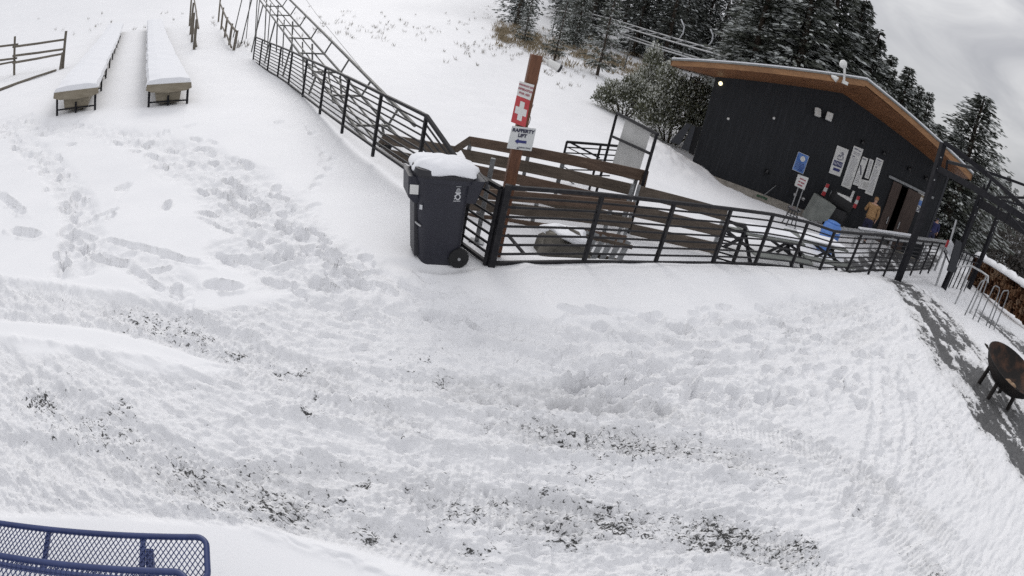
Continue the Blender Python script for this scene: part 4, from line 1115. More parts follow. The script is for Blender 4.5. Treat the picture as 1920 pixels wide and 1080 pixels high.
# cameras on the fascia
for (px, py), (qx, qy), lb, stem_ in (((1583, 150), (1583, 122), 'white dome camera on a bracket above the roof edge near the ridge', True), ((1560, 143), (1569, 148), 'white bullet camera fixed under the fascia near the ridge', False)):
    c = PL(px, py, WA, WB, OFF+.08); e_ = PL(qx, qy, WA, WB, OFF+.2)
    r = thing('security_camera', c, lb, 'camera')
    if stem_:
        part('stem', MB().tube([c+Vector((0, 0, -.06)), c.lerp(e_, .5)+wn*.05, e_], [.05, .045, .05], 8), 'white_paint', r)
        part('dome', MB().lathe([(.03, -.15), (.11, -.12), (.15, -.02), (.12, .10), (.03, .15)], 16, e_+Vector((-.05, 0, .02))), 'white_paint', r, smooth=True)
        part('foot', MB().box(c+Vector((.06, 0, -.08)), (.22, .1, .12)), 'white_paint', r)
    else:
        part('body', MB().tube([c, c.lerp(e_, .6), e_+Vector((.03, 0, -.03))], [.05, .09, .11], 12), 'white_paint', r)
        part('bracket', MB().tube([c, c+Vector((0, .1, .08))], .03, 6), 'white_paint', r)
# boards and signs on the wall
def wall_sign(name, qs, mat, label, cat='sign', group=None, off=.05, lines=None, ink='ink_grey'):
    ps = [WP(*q, off) for q in qs]
    r_ = thing(name, sum(ps, Vector())/4, label, cat, group)
    part('board', MB().slab(ps, -wn*.03), mat, r_)
    if lines:
        xa = (ps[1]-ps[0]+ps[2]-ps[3]).normalized(); Wd = ((ps[1]-ps[0]).length+(ps[2]-ps[3]).length)/2
        def PT(u, v): return (ps[0].lerp(ps[1], u)).lerp(ps[3].lerp(ps[2], u), v)+wn*.004
        return r_, PT
    return r_, None
def bars(root, PT, items, ink, name='lettering'):
    mb = MB()
    for (u0, v0, u1, v1) in items: mb.slab([PT(u0, v0), PT(u1, v0), PT(u1, v1), PT(u0, v1)], -wn*.002)
    part(name, mb, ink, root)
rg = random.Random(9)
def textlines(u0, u1, v0, v1, n, fill=.45):
    out = []
    for i in range(n):
        v = v0+(v1-v0)*i/n; u = u0; end = u1-rg.uniform(0, .25)*(u1-u0)
        while u < end:
            w_ = rg.uniform(.05, .16)*(u1-u0)*1.2
            out.append((u, v, min(u+w_, end), v+(v1-v0)/n*fill)); u += w_+.03
    return out
TB = 'white trail information boards on the lodge front'
r, PT = wall_sign('information_sign', [(1497, 284), (1517.5, 293), (1506, 327), (1485, 317.5)], 'sign_blue', 'blue sign with a round white emblem on the black wall', lines=1)
mb = MB()
ce = PT(.55, .27); xa = (PT(1, .27)-PT(0, .27)); ya = (PT(.5, 0)-PT(.5, 1))
mb.slab([ce+xa*.22*math.cos(2*math.pi*i/8)+ya*.15*math.sin(2*math.pi*i/8) for i in range(8)], -wn*.002); part('emblem', mb, 'white_paint', r)
bars(r, PT, [(.0, .0, 1, .02), (0, .98, 1, 1), (0, 0, .03, 1), (.97, 0, 1, 1)], 'sign_grey', 'border'); bars(r, PT, textlines(.12, .9, .52, .92, 5), 'ink_blue')
r, PT = wall_sign('banner_board', [(1570, 272.5), (1591.5, 281), (1575, 331.5), (1554, 324)], 'sign_white', 'wide white board with a line drawing and bold dark lettering', lines=1)
mb = MB()
def stroke(pts, w_=.04):
    for a, b in zip(pts[:-1], pts[1:]): mb.bar(PT(*a), PT(*b), .006, w_, up=(PT(.5, 0)-PT(.5, 1)))
stroke([(.28, .38), (.42, .27), (.5, .36), (.62, .2), (.8, .4)]); stroke([(.3, .42), (.5, .45), (.74, .41)]); stroke([(.45, .22), (.6, .16), (.74, .24)])
part('drawing', mb, 'ink_grey', r)
bars(r, PT, [(.10+.115*i, .50, .10+.115*i+.075, .70) for i in range(7)]+[(.10, .505, .88, .54), (.14, .66, .86, .70)]+[(.24, .76, .82, .86)], 'ink_blue')
r, PT = wall_sign('trail_board', [(1601.5, 273), (1619, 280), (1594, 355.5), (1577, 348)], 'sign_white', 'tallest white trail board with a dark heading', group=TB, lines=1)
bars(r, PT, [(.12, .04, .5, .075), (.55, .06, .85, .085), (.15, .225, .42, .255)]+textlines(.15, .85, .13, .20, 2)+textlines(.15, .85, .28, .96, 22, .3), 'ink_grey')
r, PT = wall_sign('trail_board', [(1618, 293), (1628, 297.5), (1610, 349.5), (1599, 345.5)], 'sign_white', 'narrow white trail board with a slanting black mark', group=TB, off=.055, lines=1)
bars(r, PT, [(.1, .05, .7, .09)]+textlines(.15, .85, .6, .95, 6, .3), 'ink_grey')
mb = MB().bar(PT(.15, .3), PT(.72, .62), .004, .05, up=(PT(.5, 0)-PT(.5, 1))); part('mark', mb, 'ink', r)
r, PT = wall_sign('trail_board', [(1631, 297.3), (1638.5, 300.8), (1628.5, 336), (1621, 333)], 'sign_white', 'shortest white trail board between two taller boards', group=TB, lines=1)
bars(r, PT, [(.3, .1, .6, .16)]+textlines(.2, .8, .2, .95, 8, .3), 'ink_grey')
r, PT = wall_sign('trail_board', [(1644, 295), (1656.8, 301), (1635.5, 367.5), (1621.5, 362)], 'sign_white', 'long white trail board nearest the sliding doors', group=TB, lines=1)
bars(r, PT, [(.12, .04, .75, .07), (.2, .23, .45, .26)]+textlines(.15, .85, .10, .2, 3)+textlines(.15, .85, .3, .96, 20, .3), 'ink_grey')
r, PT = wall_sign('trail_board', [(1615, 336), (1633, 340), (1626.5, 357), (1608.5, 352.5)], 'sign_white', 'square white trail board joining the lower ends of the others', group=TB, off=.06, lines=1)
bars(r, PT, textlines(.1, .3, .1, .9, 6, .3), 'ink_grey'); bars(r, PT, [(.36, .2, .9, .85)], 'panel_white', 'print')
r, PT = wall_sign('notice_sign', [(1599, 357.5), (1603, 359), (1597.5, 374.5), (1592.5, 372.5)], 'sign_white', 'small white notice under the tallest trail board', lines=1)
for (qs, lb) in (([(1550, 344), (1555.5, 346), (1546, 368), (1539.5, 365)], 'red and white hazard strip beside the smoker'), ([(1608, 367), (1613, 369), (1604, 391), (1598.5, 388.5)], 'red and white hazard strip behind the man in tan')):
    r, PT = wall_sign('hazard_strip', qs, 'sign_white', lb, group='red and white hazard strips on the lodge front', off=.12, lines=1)
    bars(r, PT, [(0, 0, 1, .32), (0, .66, 1, 1)], 'sign_red', 'stripe')
r, PT = wall_sign('menu_sign', [(1723, 357), (1740, 364), (1734, 377), (1719, 369)], 'sign_white', 'cream and olive sign at the right of the doors', lines=1)
bars(r, PT, [(.2, .45, .8, .75)]+textlines(.1, .9, .1, .35, 2), 'dry_grass')
r, PT = wall_sign('poster', [(1717, 368), (1733, 376), (1725, 400), (1709, 392)], 'sign_grey', 'pale poster with a blue panel and a ring at the right of the doors', lines=1)
bars(r, PT, [(.15, .1, .9, .5)], 'sign_blue', 'print')
mb = MB(); ce = PT(.5, .75); xa = PT(1, .75)-PT(0, .75); ya = PT(.5, 0)-PT(.5, 1)
mb.tube([ce+xa*.28*math.cos(2*math.pi*i/16)+ya*.17*math.sin(2*math.pi*i/16)+wn*.004 for i in range(16)], .03, 5, closed=True); part('ring', mb, 'ink_grey', r)
# standing sign on two legs
c = WP(1486, 396, .9); gz = ground(c.x, c.y)
r = thing('standing_sign', Vector((c.x, c.y, gz)), 'cream box sign on two thin silver legs below the blue sign', 'sign')
qs = [WP(*q, .9) for q in ((1496.7, 327), (1516.5, 334), (1508, 357), (1490, 348))]
bd = part('board', MB().slab(qs, -wn*.12), 'sign_white', r, bevel=.01)
def PT(u, v): return (qs[0].lerp(qs[1], u)).lerp(qs[3].lerp(qs[2], u), v)+wn*.004
bars(bd, PT, [(.25, .2, .6, .32), (.62, .24, .85, .34), (.2, .46, .4, .58), (.45, .48, .8, .6), (.2, .72, .7, .84)], 'ink_red')
for a in ((1497, 351), (1506, 355)):
    p = WP(*a, .84); part('leg', MB().tube([Vector((p.x, p.y, gz-.05)), p], .028, 8), 'silver', r)
for a in ((1490.5, 365), (1506, 373), (1499, 395), (1481, 388)):
    p = WP(*a, .05); r2 = thing('wall_vent', p, 'small oval silver wall vent near the standing sign', 'vent', 'oval silver vents by the standing sign')
    part('cap', MB().lathe([(.05, 0), (.09, .03), (.05, .07)], 12, p, wn), 'silver', r2, smooth=True)

# dark panels leaning at the corner
for i, (qs, lb) in enumerate((([(1287, 231), (1296, 234), (1274, 272), (1256, 266)], 'outer dark grey panel leaning beside the left corner of the lodge'),
                ([(1297, 234), (1304, 238), (1291, 284), (1277, 278)], 'middle dark grey panel leaning beside the left corner of the lodge'),
                ([(1304, 238), (1316, 238), (1300, 292), (1291, 286)], 'black panel leaning right against the left corner of the lodge'))):
    A_, B_ = AT(1250, 270, 21.0), AT(1310, 290, 21.3)
    ps = [PL(*q, A_, B_, .25-.1*i) for q in qs]
    tag(part('leaning_sheet', MB().slab(ps, (.04, .12, 0)), 'grey_dark' if i < 2 else 'dark_gap', None, loc=ps[3], bevel=.01) if False else part('leaning_sheet', MB().slab(ps, (.04, .12, 0)), 'siding_trim' if i < 2 else 'dark_gap', None, loc=ps[3], bevel=.01), lb, 'panel', 'dark panels leaning at the lodge corner')

# ------------------------------------------------------------------ things by the lodge
def gz(p): return ground(p[0], p[1])
# smoker grill with grey table lid
c = WP(1560, 408, 1.5); c.z = gz(c)
r = thing('smoker_grill', c, 'black barrel smoker with a big grey lid tilted up, in front of the white boards', 'grill')
A_, B_ = WP(1512, 412, 1.7), WP(1570, 412, 1.7)
part('lid', MB().slab([PL(*q, A_, B_) for q in ((1537.5, 369.5), (1569, 389), (1551, 417), (1512, 413))], (-.12, .35, .05)), 'grey_panel', r, bevel=.03)
a, b = WP(1556, 368, 1.0), WP(1594, 392, 1.0)
part('barrel', MB().tube([a, a.lerp(b, .08), a.lerp(b, .92), b], [.22, .36, .36, .2], 18), 'rubber', r)
part('shelf', MB().slab([WP(*q, 1.25) for q in ((1571, 361), (1597, 373), (1596, 380), (1570, 368))], (0, .25, 0)), 'white_paint', r)
a2, b2 = WP(1572, 395, 1.25), WP(1556, 412, 1.25)
part('firebox', MB().box(a2.lerp(b2, .5), (.75, .5, .62)), 'lens_black', r, bevel=.02)
for a in ((1552, 395), (1588, 400), (1566, 402)):
    p = WP(*a, 1.1); part('leg', MB().bar(p, Vector((p.x, p.y, gz(p)-.05)), .06, .06, (1, 0, 0)), 'lens_black', r)
p = WP(1561, 359, .9); part('chimney', MB().tube([p+Vector((0, 0, -.3)), p], .07, 10), 'galv', r)
# blue barrel chair
A_, B_ = AT(1535, 448, 16.5), AT(1575, 448, 17.2)
c = PL(1553, 447, A_, B_); c.z = gz(c)
r = thing('blue_barrel', c, 'bright blue plastic barrel behind the long railing near the smoker', 'barrel')
top = PL(1558, 417, A_, B_); hgt = max(.75, top.z-c.z)
part('body', MB().lathe([(.24, 0), (.29, .04), (.31, .2), (.325, .22), (.31, .24), (.315, hgt*.62), (.33, hgt*.64), (.315, hgt*.66), (.28, hgt*.94), (.20, hgt)], 24, c), 'blue_plastic', r, smooth=True)
part('lid', MB().lathe([(.21, hgt-.02), (.215, hgt+.03), (.15, hgt+.05)], 20, c), 'blue_plastic', r)
part('handle', MB().tube([c+Vector((-.12, -.3, hgt*.8)), c+Vector((0, -.36, hgt*.78)), c+Vector((.12, -.3, hgt*.8))], .015, 6), 'white_print', r)
# green snow shovel against the footing
a, b, d = WP(1421, 391, .7), WP(1427, 371, .45), WP(1456, 347, .12)
a.z = max(a.z, gz(a)+.02)
r = thing('snow_shovel', a, 'green snow shovel leaning on the concrete footing of the lodge', 'shovel')
up = (b-a).normalized(); sd_ = we
part('scoop', MB().loft([[a+sd_*x_+wn*(.04*math.cos(x_*5))*1+wn*t_ for x_, t_ in ((-.24, .06), (0, 0), (.24, .06), (.24, .075), (0, .015), (-.24, .075))], [b+sd_*x_+wn*t_ for x_, t_ in ((-.22, .12), (0, 0), (.22, .12), (.22, .135), (0, .015), (-.22, .135))]]), 'green_plastic', r)
part('handle', MB().tube([b-up*.1, d], .018, 8), 'galv', r); part('grip', MB().box(d, (.14, .05, .1)), 'lens_black', r)
# tripod stool
c = AT(1478, 424, 18.2); c.z = gz(c)
r = thing('bar_stool', c, 'black bar stool dusted with snow below the standing sign', 'stool')
tz_ = TOP(c, 1481, 388).z
part('seat', MB().lathe([(.20, -.06), (.23, -.03), (.21, .0)], 16, (c.x, c.y, tz_)), 'lens_black', r)
for i in range(4):
    a = math.pi/4+i*math.pi/2; part('leg', MB().tube([(c.x+.14*math.cos(a), c.y+.14*math.sin(a), tz_-.05), (c.x+.26*math.cos(a), c.y+.26*math.sin(a), c.z-.05)], .02, 6), 'lens_black', r)
part('foot_ring', MB().tube([(c.x+.21*math.cos(2*math.pi*i/12), c.y+.21*math.sin(2*math.pi*i/12), c.z+.35) for i in range(12)], .012, 5, closed=True), 'lens_black', r)
# picnic tables in the snow
def picnic(c, yaw, lb, first=[None]):
    c = Vector((c[0], c[1], gz(c)))
    if first[0] is None:
        r = first[0] = thing('picnic_table', c, lb, 'table', 'grey picnic tables behind the long railing')
        for x_ in (-.7, .7):
            part('leg', MB().bar(c+Vector((x_, -.62, -.02)), c+Vector((x_, .12, .70)), .05, .08, (1, 0, 0)), 'black_metal', r); part('leg', MB().bar(c+Vector((x_, .62, -.02)), c+Vector((x_, -.12, .70)), .05, .08, (1, 0, 0)), 'black_metal', r)
            part('beam', MB().bar(c+Vector((x_, -.72, .40)), c+Vector((x_, .72, .40)), .05, .06), 'black_metal', r)
        part('tabletop', MB().box(c+Vector((0, 0, .73)), (1.9, .74, .045)), 'grey_panel', r, bevel=.01)
        for y_ in (-.68, .68): part('bench', MB().box(c+Vector((0, y_, .455)), (1.9, .27, .045)), 'grey_panel', r, bevel=.01)
        part('snow_cover', MB().loft([[c+Vector((x_*.9, y_, z_)) for x_, y_ in ((-1, -.32), (1, -.3), (1, .3), (-.6, .34))] for z_ in (.755, .80)]), 'snowcap', r, bevel=.02)
    else:
        r = copy_tree(first[0]); r.location = c; r['label'] = lb
    r.rotation_euler = (0, 0, yaw)
picnic(AT(1432, 466, 12.6), .35, 'grey picnic table nearest the gate leaf, seen through the railing')
picnic(AT(1530, 458, 14.2), .3, 'grey picnic table beside the blue barrel, half hidden by the railing')
# pale steel barrier in front of the doors
A_, B_ = AT(1600, 452, 19.6), AT(1780, 470, 24.5)
r = thing('steel_barrier', Vector((A_.x, A_.y, gz(A_))), 'pale galvanised barrier rail crossing in front of the sliding doors', 'barrier')
for (p, q) in (((1572, 428), (1780, 454)), ((1572, 437), (1780, 463))):
    part('rail', MB().bar(PL(*p, A_, B_), PL(*q, A_, B_), .09, .09), 'silver', r)
part('snow_cover', MB().bar(PL(1610, 430.5, A_, B_)+Vector((0, 0, .06)), PL(1708, 443.5, A_, B_)+Vector((0, 0, .06)), .12, .05), 'snowcap', r)
for i in range(7):
    p = PL(1576+33*i, 430+4.1*i, A_, B_); part('post', MB().box((p.x, p.y, (p.z+gz(p)-.1)/2), (.07, .07, p.z-gz(p)+.1)), 'silver', r)
# trail marker by the pavilion
c = AT(1776, 486, 20.0); c.z = gz(c)
r = thing('marker_post', c, 'leaning silver marker pole with a small red plate beside the walking figure', 'post')
e_ = AT(1793, 412, 20.4); part('pole', MB().tube([c, c.lerp(e_, .5), e_], .04, 8), 'silver', r)
m_ = AT(1776, 457, 19.9); part('plate', MB().box(m_, (.10, .03, .26)), 'sign_red', r); part('plate', MB().box(m_+Vector((.35, .1, -.1)), (.5, .03, .35), Matrix.Rotation(.5, 3, 'Y')), 'snowcap', r)
part('prop', MB().tube([AT(1770, 470, 19.9), AT(1783, 500, 19.7)], .03, 6), 'black_metal', r)
c = AT(1790, 500, 19.5); c.z = gz(c)
r = thing('leaning_board', c, 'dark grey board standing askew beside the second pavilion post', 'board')
A_, B_ = AT(1770, 500, 19.4), AT(1810, 500, 20.2)
part('panel', MB().slab([PL(*q, A_, B_) for q in ((1793, 450), (1804, 456), (1791, 512), (1776, 508))], (.1, .15, 0)), 'siding_trim', r)

# ------------------------------------------------------------------ open steel pavilion frame
pb = [G(1683, 526), AT(1780, 516, 20.3), AT(1829, 511, 25.5)]
for p in pb[1:]: p.z = gz(p)
pt = [TOP(pb[0], 1769, 268), TOP(pb[1], 1845, 345), TOP(pb[2], 1874, 392)]
pt = [AT(1769, 268, pb[0].xy.length+.05), AT(1843, 352, 20.4), AT(1873, 398, 25.6)]
r = thing('pavilion_frame', pb[0], 'open black steel pavilion frame with trussed beams at the right edge', 'pavilion')
for i, (p, q) in enumerate(zip(pb, pt)):
    d_ = (q-p).normalized(); wd = .165 if i == 0 else .17
    part('post', MB().bar(p-d_*.15, q, wd, wd, (1, 0, 0)), 'black_metal', r, bevel=.006)
    for j in range(3): part('bolt', MB().lathe([(.025, 0), (.02, .02)], 8, p.lerp(q, .74+.08*j)+Vector((-.03, -.085, 0)), (0, -1, 0)), 'silver', r)
D0 = pb[0].xy.length
def beam(nm, p, Dp, q, Dq, w_, h_): part(nm, MB().bar(AT(*p, Dp), AT(*q, Dq), w_, h_), 'black_metal', r, bevel=.004)
beam('chord', (1759, 316), D0, (1965, 438), D0-2.2, .13, .17)
beam('chord', (1772, 268), D0, (1850, 326), D0-.6, .12, .13); beam('chord', (1850, 326), D0-.6, (1965, 432), D0-2.0, .10, .11)
beam('chord', (1776, 303), D0+.1, (1850, 322), D0+3, .08, .09); beam('chord', (1850, 322), D0+3, (1970, 366), D0+4, .08, .09)
beam('chord', (1836, 380), 20.4, (1980, 470), 17.5, .22, .30)
beam('chord', (1868, 370), 20.6, (1970, 372), 18, .07, .07); beam('chord', (1878, 375), 18.0, (1970, 402), 17, .06, .06)
for a, b in (((1776, 303), (1774, 322)), ((1858, 337), (1846, 366)), ((1846, 345), (1841, 380)), ((1873, 385), (1868, 402)), ((1893, 396), (1888, 414))):
    beam('brace', a, D0+.1, b, D0+.1, .07, .07)
beam('brace', (1890, 400), 17.5, (1925, 440), 17, .05, .05); beam('brace', (1851, 372), 20.3, (1812, 430), 20.3, .05, .05) if False else None

# ------------------------------------------------------------------ fire pit
fl = [G(1832, 712), G(1883, 770)]
c = (fl[0]+fl[1])/2+Vector((.30, .12, 0)); c.z = gz(c)-.03
r = thing('fire_pit', c, 'rusty steel fire bowl on short legs standing on wet asphalt', 'fire pit')
RB = .70; zr_ = .66; fax = Vector((.54*.14-.84*.16, -.84*.14-.54*.16, 1)).normalized()
prof = [(.05, .38), (.25, .40), (.45, .47), (.60, .57), (.69, .67), (RB, zr_), (RB+.012, zr_+.015), (RB-.005, zr_+.015)]; prof = [(.04, .24), (.25, .27), (.45, .36), (.60, .49), (.675, .60)]+prof[5:]
part('bowl', MB().lathe(prof, 48, c, fax, cap=False), 'rust', r, smooth=True)
part('bowl_lining', MB().lathe([(.001, .285), (.24, .295), (.43, .38), (.58, .50), (.66, .61), (RB-.006, zr_+.014)], 48, c, fax, cap=False), 'rust_in', r, smooth=True)
part('ash', rock(c+Vector((.10, -.14, .34)), .17, .13, .045, 12), 'ash', r)
for i, a in enumerate((R(205), R(285), R(25), R(110))):
    p = c+Vector((.44*math.cos(a), .44*math.sin(a), .0)); part('leg', MB().tube([p+Vector((0, 0, -.05)), c+Vector((.40*math.cos(a), .40*math.sin(a), .40))], .045, 12), 'rust', r)
part('handle', MB().tube([c+Vector((-.55, .36, .68)), c+Vector((-.62, .42, .72)), c+Vector((-.62, .34, .73)), c+Vector((-.63, .22, .68))], .015, 6), 'rust', r)

# ------------------------------------------------------------------ hoop racks, hand rail, firewood
def hoop(l1, l2, tops, lb, D, first=[None]):
    a, b = AT(*l1, D), AT(*l2, D+.25); 
    for p in (a, b): p.z = gz(p)-.03
    ta, tb = AT(*tops[0], D), AT(*tops[1], D+.25)
    r = thing('bike_rack', a, lb, 'rack', 'silver hoop racks beside the asphalt')
    ta.x, ta.y = a.x, a.y; tb.x, tb.y = b.x, b.y
    ta = AT(*tops[0], D); tb = AT(*tops[1], D+.25)
    part('hoop', MB().tube([a, a.lerp(ta, .8), a.lerp(ta, .95)+(tb-ta)*.06, ta.lerp(tb, .22), ta.lerp(tb, .78), b.lerp(tb, .95)-(tb-ta)*.06, b.lerp(tb, .8), b], .019, 8), 'galv', r, smooth=True)
hoop((1821, 565), (1843, 558), ((1839, 527), (1853, 524)), 'silver hoop rack with the widest arch at the near end of the row', 16.0)
hoop((1853, 563), (1865, 577), ((1864, 534), (1876, 541)), 'silver hoop rack in the middle of the row', 16.3)
hoop((1871, 581), (1884, 575), ((1880, 545), (1893, 545)), 'silver hoop rack at the far right of the row by the asphalt', 16.6)
a = [AT(1795, 515, 17.2), AT(1822, 499, 17.4), AT(1840, 509, 17.4), AT(1853, 518, 17.2), AT(1852, 530, 17.1)]
r = thing('hand_rail', Vector((a[4].x, a[4].y, gz(a[4]))), 'bent silver hand rail in the snow before the firewood stack', 'rail')
part('tube', MB().tube([AT(1795, 500, 17.3)]+a[1:], .03, 8), 'silver', r)
for q in ((1822, 499), (1850, 516)):
    p = AT(*q, 17.35); part('post', MB().tube([p, Vector((p.x, p.y, gz(p)-.05))], .028, 8), 'silver', r)
A_, B_ = AT(1795, 500, 21.5), AT(1835, 505, 22.0)
r = thing('wire_fence', Vector((A_.x, A_.y, gz(A_))), 'thin dark rail fence in the snow behind the second pavilion post', 'fence')
for i in range(6):
    p = AT(1800+7*i, 470+2.2*i, 21.5+.3*i); part('post', MB().tube([p, Vector((p.x, p.y, gz(p)-.05))], .025, 6), 'black_metal', r)
part('rail', MB().tube([AT(1798, 470, 21.5), AT(1836, 481, 23)], .025, 6), 'black_metal', r); part('rail', MB().tube([AT(1796, 484, 21.5), AT(1834, 494, 23)], .02, 6), 'black_metal', r)
# firewood: a long snow topped stack of split logs
s0, s1 = AT(1832, 492, 29), AT(1990, 628, 23)
s0.z, s1.z = gz(s0), gz(s1)
d_ = Vector(((s1-s0).x, (s1-s0).y, 0)); Ls = d_.length; d_.normalize(); q_ = Vector((-d_.y, d_.x, 0))
if q_.y > 0: q_ = -q_
HS = TOP(s0, 1846, 452).z-s0.z
HS = 1.25
r = thing('firewood_stack', s0, 'long stack of split firewood under a thick snow cap at the right edge', 'firewood')
rg = random.Random(21); mb = MB()
row = 0; zz_ = .1
while zz_ < HS-.08:
    x_ = (.1 if row % 2 else .0)
    while x_ < Ls:
        rad = rg.uniform(.09, .19)
        p = s0+d_*x_+Vector((0, 0, zz_+rg.uniform(-.02, .02)+(s1.z-s0.z)*x_/Ls)); o = rg.uniform(-.09, .12)
        k_ = rg.choice((5, 6, 7)); a0 = rg.uniform(0, 6)
        b_ = len(mb.v)
        for e_ in (q_*(.25+o), q_*(-.25)):
            for j in range(k_):
                a = a0+2*math.pi*j/k_; mb.v.append(tuple(p+e_+d_*rad*math.cos(a)+Vector((0, 0, rad*math.sin(a)))))
        mb.f.append(tuple(range(b_, b_+k_)))
        for j in range(k_): mb.f.append((b_+j, b_+(j+1) % k_, b_+k_+(j+1) % k_, b_+k_+j))
        x_ += rad*1.9
    zz_ += .24; row += 1
o = part('logs', mb, 'firewood', r); o['kind'] = 'stuff'
rings = []
for i in range(31):
    t = i/30; p = s0+d_*(Ls*t); zb = HS+(s1.z-s0.z)*t-.02; k_ = 1+.25*math.sin(i*1.7)+rg.uniform(-.1, .1)
    rings.append([p+q_*.33+Vector((0, 0, zb)), p+q_*.34+Vector((0, 0, zb+.10*k_)), p+q_*.15+Vector((0, 0, zb+.26*k_)), p-q_*.2+Vector((0, 0, zb+.26*k_)), p-q_*.38+Vector((0, 0, zb+.08)), p-q_*.36+Vector((0, 0, zb))])
part('snow_cover', MB().loft(rings), 'snowcap', r, smooth=True)
part('end_post', MB().bar(s0-d_*.15+Vector((0, 0, -.05)), s0-d_*.15+Vector((0, 0, HS+.25)), .14, .14, (1, 0, 0)), 'wood_post', r)

# ------------------------------------------------------------------ people
def skin_mesh(name, verts, edges, radii, mat, root, sub=2, root_i=0):
    me = bpy.data.meshes.new(name); me.from_pydata([tuple(v) for v in verts], edges, []); me.update()
    o = bpy.data.objects.new(name, me); col.objects.link(o)
    sk = o.modifiers.new('skin', 'SKIN'); sk.use_smooth_shade = True
    for i, rr_ in enumerate(radii): 
        me.skin_vertices[0].data[i].radius = rr_ if isinstance(rr_, tuple) else (rr_, rr_)
        me.skin_vertices[0].data[i].use_root = (i == root_i)
    ss = o.modifiers.new('sub', 'SUBSURF'); ss.levels = sub; ss.render_levels = sub
    dg = bpy.context.evaluated_depsgraph_get(); m2 = bpy.data.meshes.new_from_object(o.evaluated_get(dg))
    bpy.data.objects.remove(o); m2.name = name
    m2.materials.clear(); m2.materials.append(M[mat])
    m2.polygons.foreach_set('use_smooth', [True]*len(m2.polygons))
    o = bpy.data.objects.new(name, m2); col.objects.link(o); o.parent = root; WLOC[o] = WLOC[root]
    return o
def person(base, h, yaw, label, coat, trousers, capm, lean=.0, stride=.12, bend=.0, arms=((.30, -.05), (.28, .08)), hood=False):
    r = thing('person', base, label, 'person')
    s = h/1.78
    def P(x, y, z):
        # x right of the person, y forward
        return Vector((x*math.cos(yaw)-y*math.sin(yaw), x*math.sin(yaw)+y*math.cos(yaw), z))*1 if False else Vector(((x*math.cos(yaw)-y*math.sin(yaw))*s, (x*math.sin(yaw)+y*math.cos(yaw))*s, z*s))
    lf = lean
    hip = (0, 0, .93)
    V = [hip, (0, .02*1+lf*.3, 1.12), (0, lf*.6, 1.32), (0, lf*.8, 1.46), (0, lf*.95, 1.53), (0, lf+.015, 1.62), (0, lf+.03, 1.72)]
    E_ = [(i, i+1) for i in range(6)]; rad = [(.15, .12), (.15, .11), (.17, .12), (.12, .09), .058, (.078, .095), (.068, .085)]
    def limb(start, pts, rs):
        i0 = len(V)
        for k_, (p, q) in enumerate(zip(pts, rs)):
            V.append(p); rad.append(q); E_.append((start if k_ == 0 else i0+k_-1, i0+k_))
        return i0
    for sg, sw in ((-1, stride), (1, -stride)):
        limb(0, [(sg*.10, 0, .86), (sg*.11, sw*.5+.03, .50), (sg*.11, sw-.02, .10), (sg*.115, sw+.02, .045), (sg*.12, sw+.15, .035)], [.095, .062, .045, .045, .038])
    hands = []
    for sg, (ay, az_) in ((-1, arms[0]), (1, arms[1])):
        el = (sg*.27, lf*.6+ay*.35, 1.16); ha = (sg*.25, lf*.6+ay, .93+az_)
        limb(3, [(sg*.19, lf*.8, 1.43), el, ha], [.062, .047, .034]); hands.append((sg, el, ha))
    # hands: palm, four fingers and a thumb rooted in the palm
    for sg, el, ha in hands:
        e_, h_ = Vector(el), Vector(ha); d = (h_-e_).normalized()
        pm = h_+d*.075; V.append(tuple(pm)); rad.append((.036, .020)); ip = len(V)-1
        E_.append((ip-1 if sg == hands[1][0] and False else [i for i, v in enumerate(V) if v == ha][0], ip))
        side = Vector((0, 1, 0)).cross(d).cross(d).normalized()
        for k_, (o_, ln) in enumerate(((-.026, .062), (-.009, .078), (.009, .073), (.025, .055))):
            a_ = pm+side*o_+d*.03; b_ = a_+d*ln*.6+Vector((0, .008, 0)); c_ = b_+d*ln*.35+Vector((0, .02, 0))
            i0 = len(V); V.extend([tuple(a_), tuple(b_), tuple(c_)]); rad.extend([.010, .009, .008]); E_.extend([(ip, i0), (i0, i0+1), (i0+1, i0+2)])
        a_ = pm-side*.034-d*.01; b_ = a_-side*.02+d*.035; i0 = len(V); V.extend([tuple(a_), tuple(b_)]); rad.extend([.012, .009]); E_.extend([(ip, i0), (i0, i0+1)])
    body = skin_mesh('body', [P(*v) for v in V], E_, [tuple(q*s for q in x_) if isinstance(x_, tuple) else x_*s for x_ in rad], 'skin', r)
    # coat
    CV = [(0, .0, .84), (0, .02, 1.0), (0, .02+lf*.3, 1.15), (0, lf*.6, 1.33), (0, lf*.8, 1.455), (0, lf*.92, 1.52)]; CE = [(i, i+1) for i in range(5)]; CR = [(.20, .155), (.195, .15), (.195, .145), (.205, .15), (.15, .115), (.085, .085)]
    for sg, el, ha in hands:
        i0 = len(CV); sh_ = (sg*.20, lf*.8, 1.425); CV += [sh_, el, tuple(Vector(el).lerp(Vector(ha), .55)), tuple(Vector(el).lerp(Vector(ha), .97))]; CR += [.085, .068, .060, .052]
        CE += [(4, i0), (i0, i0+1), (i0+1, i0+2), (i0+2, i0+3)]
    skin_mesh('coat', [P(*v) for v in CV], CE, [tuple(q*s for q in x_) if isinstance(x_, tuple) else x_*s for x_ in CR], coat, r, root_i=2)
    TV = [(0, 0, .95), (0, 0, .86)]; TE = [(0, 1)]; TR = [(.165, .125), (.155, .12)]
    for sg, sw in ((-1, stride), (1, -stride)):
        i0 = len(TV); TV += [(sg*.10, 0, .78), (sg*.11, sw*.5+.03, .50), (sg*.11, sw*.8, .28), (sg*.11, sw-.02, .12)]; TR += [.108, .085, .078, .075]; TE += [(1, i0), (i0, i0+1), (i0+1, i0+2), (i0+2, i0+3)]
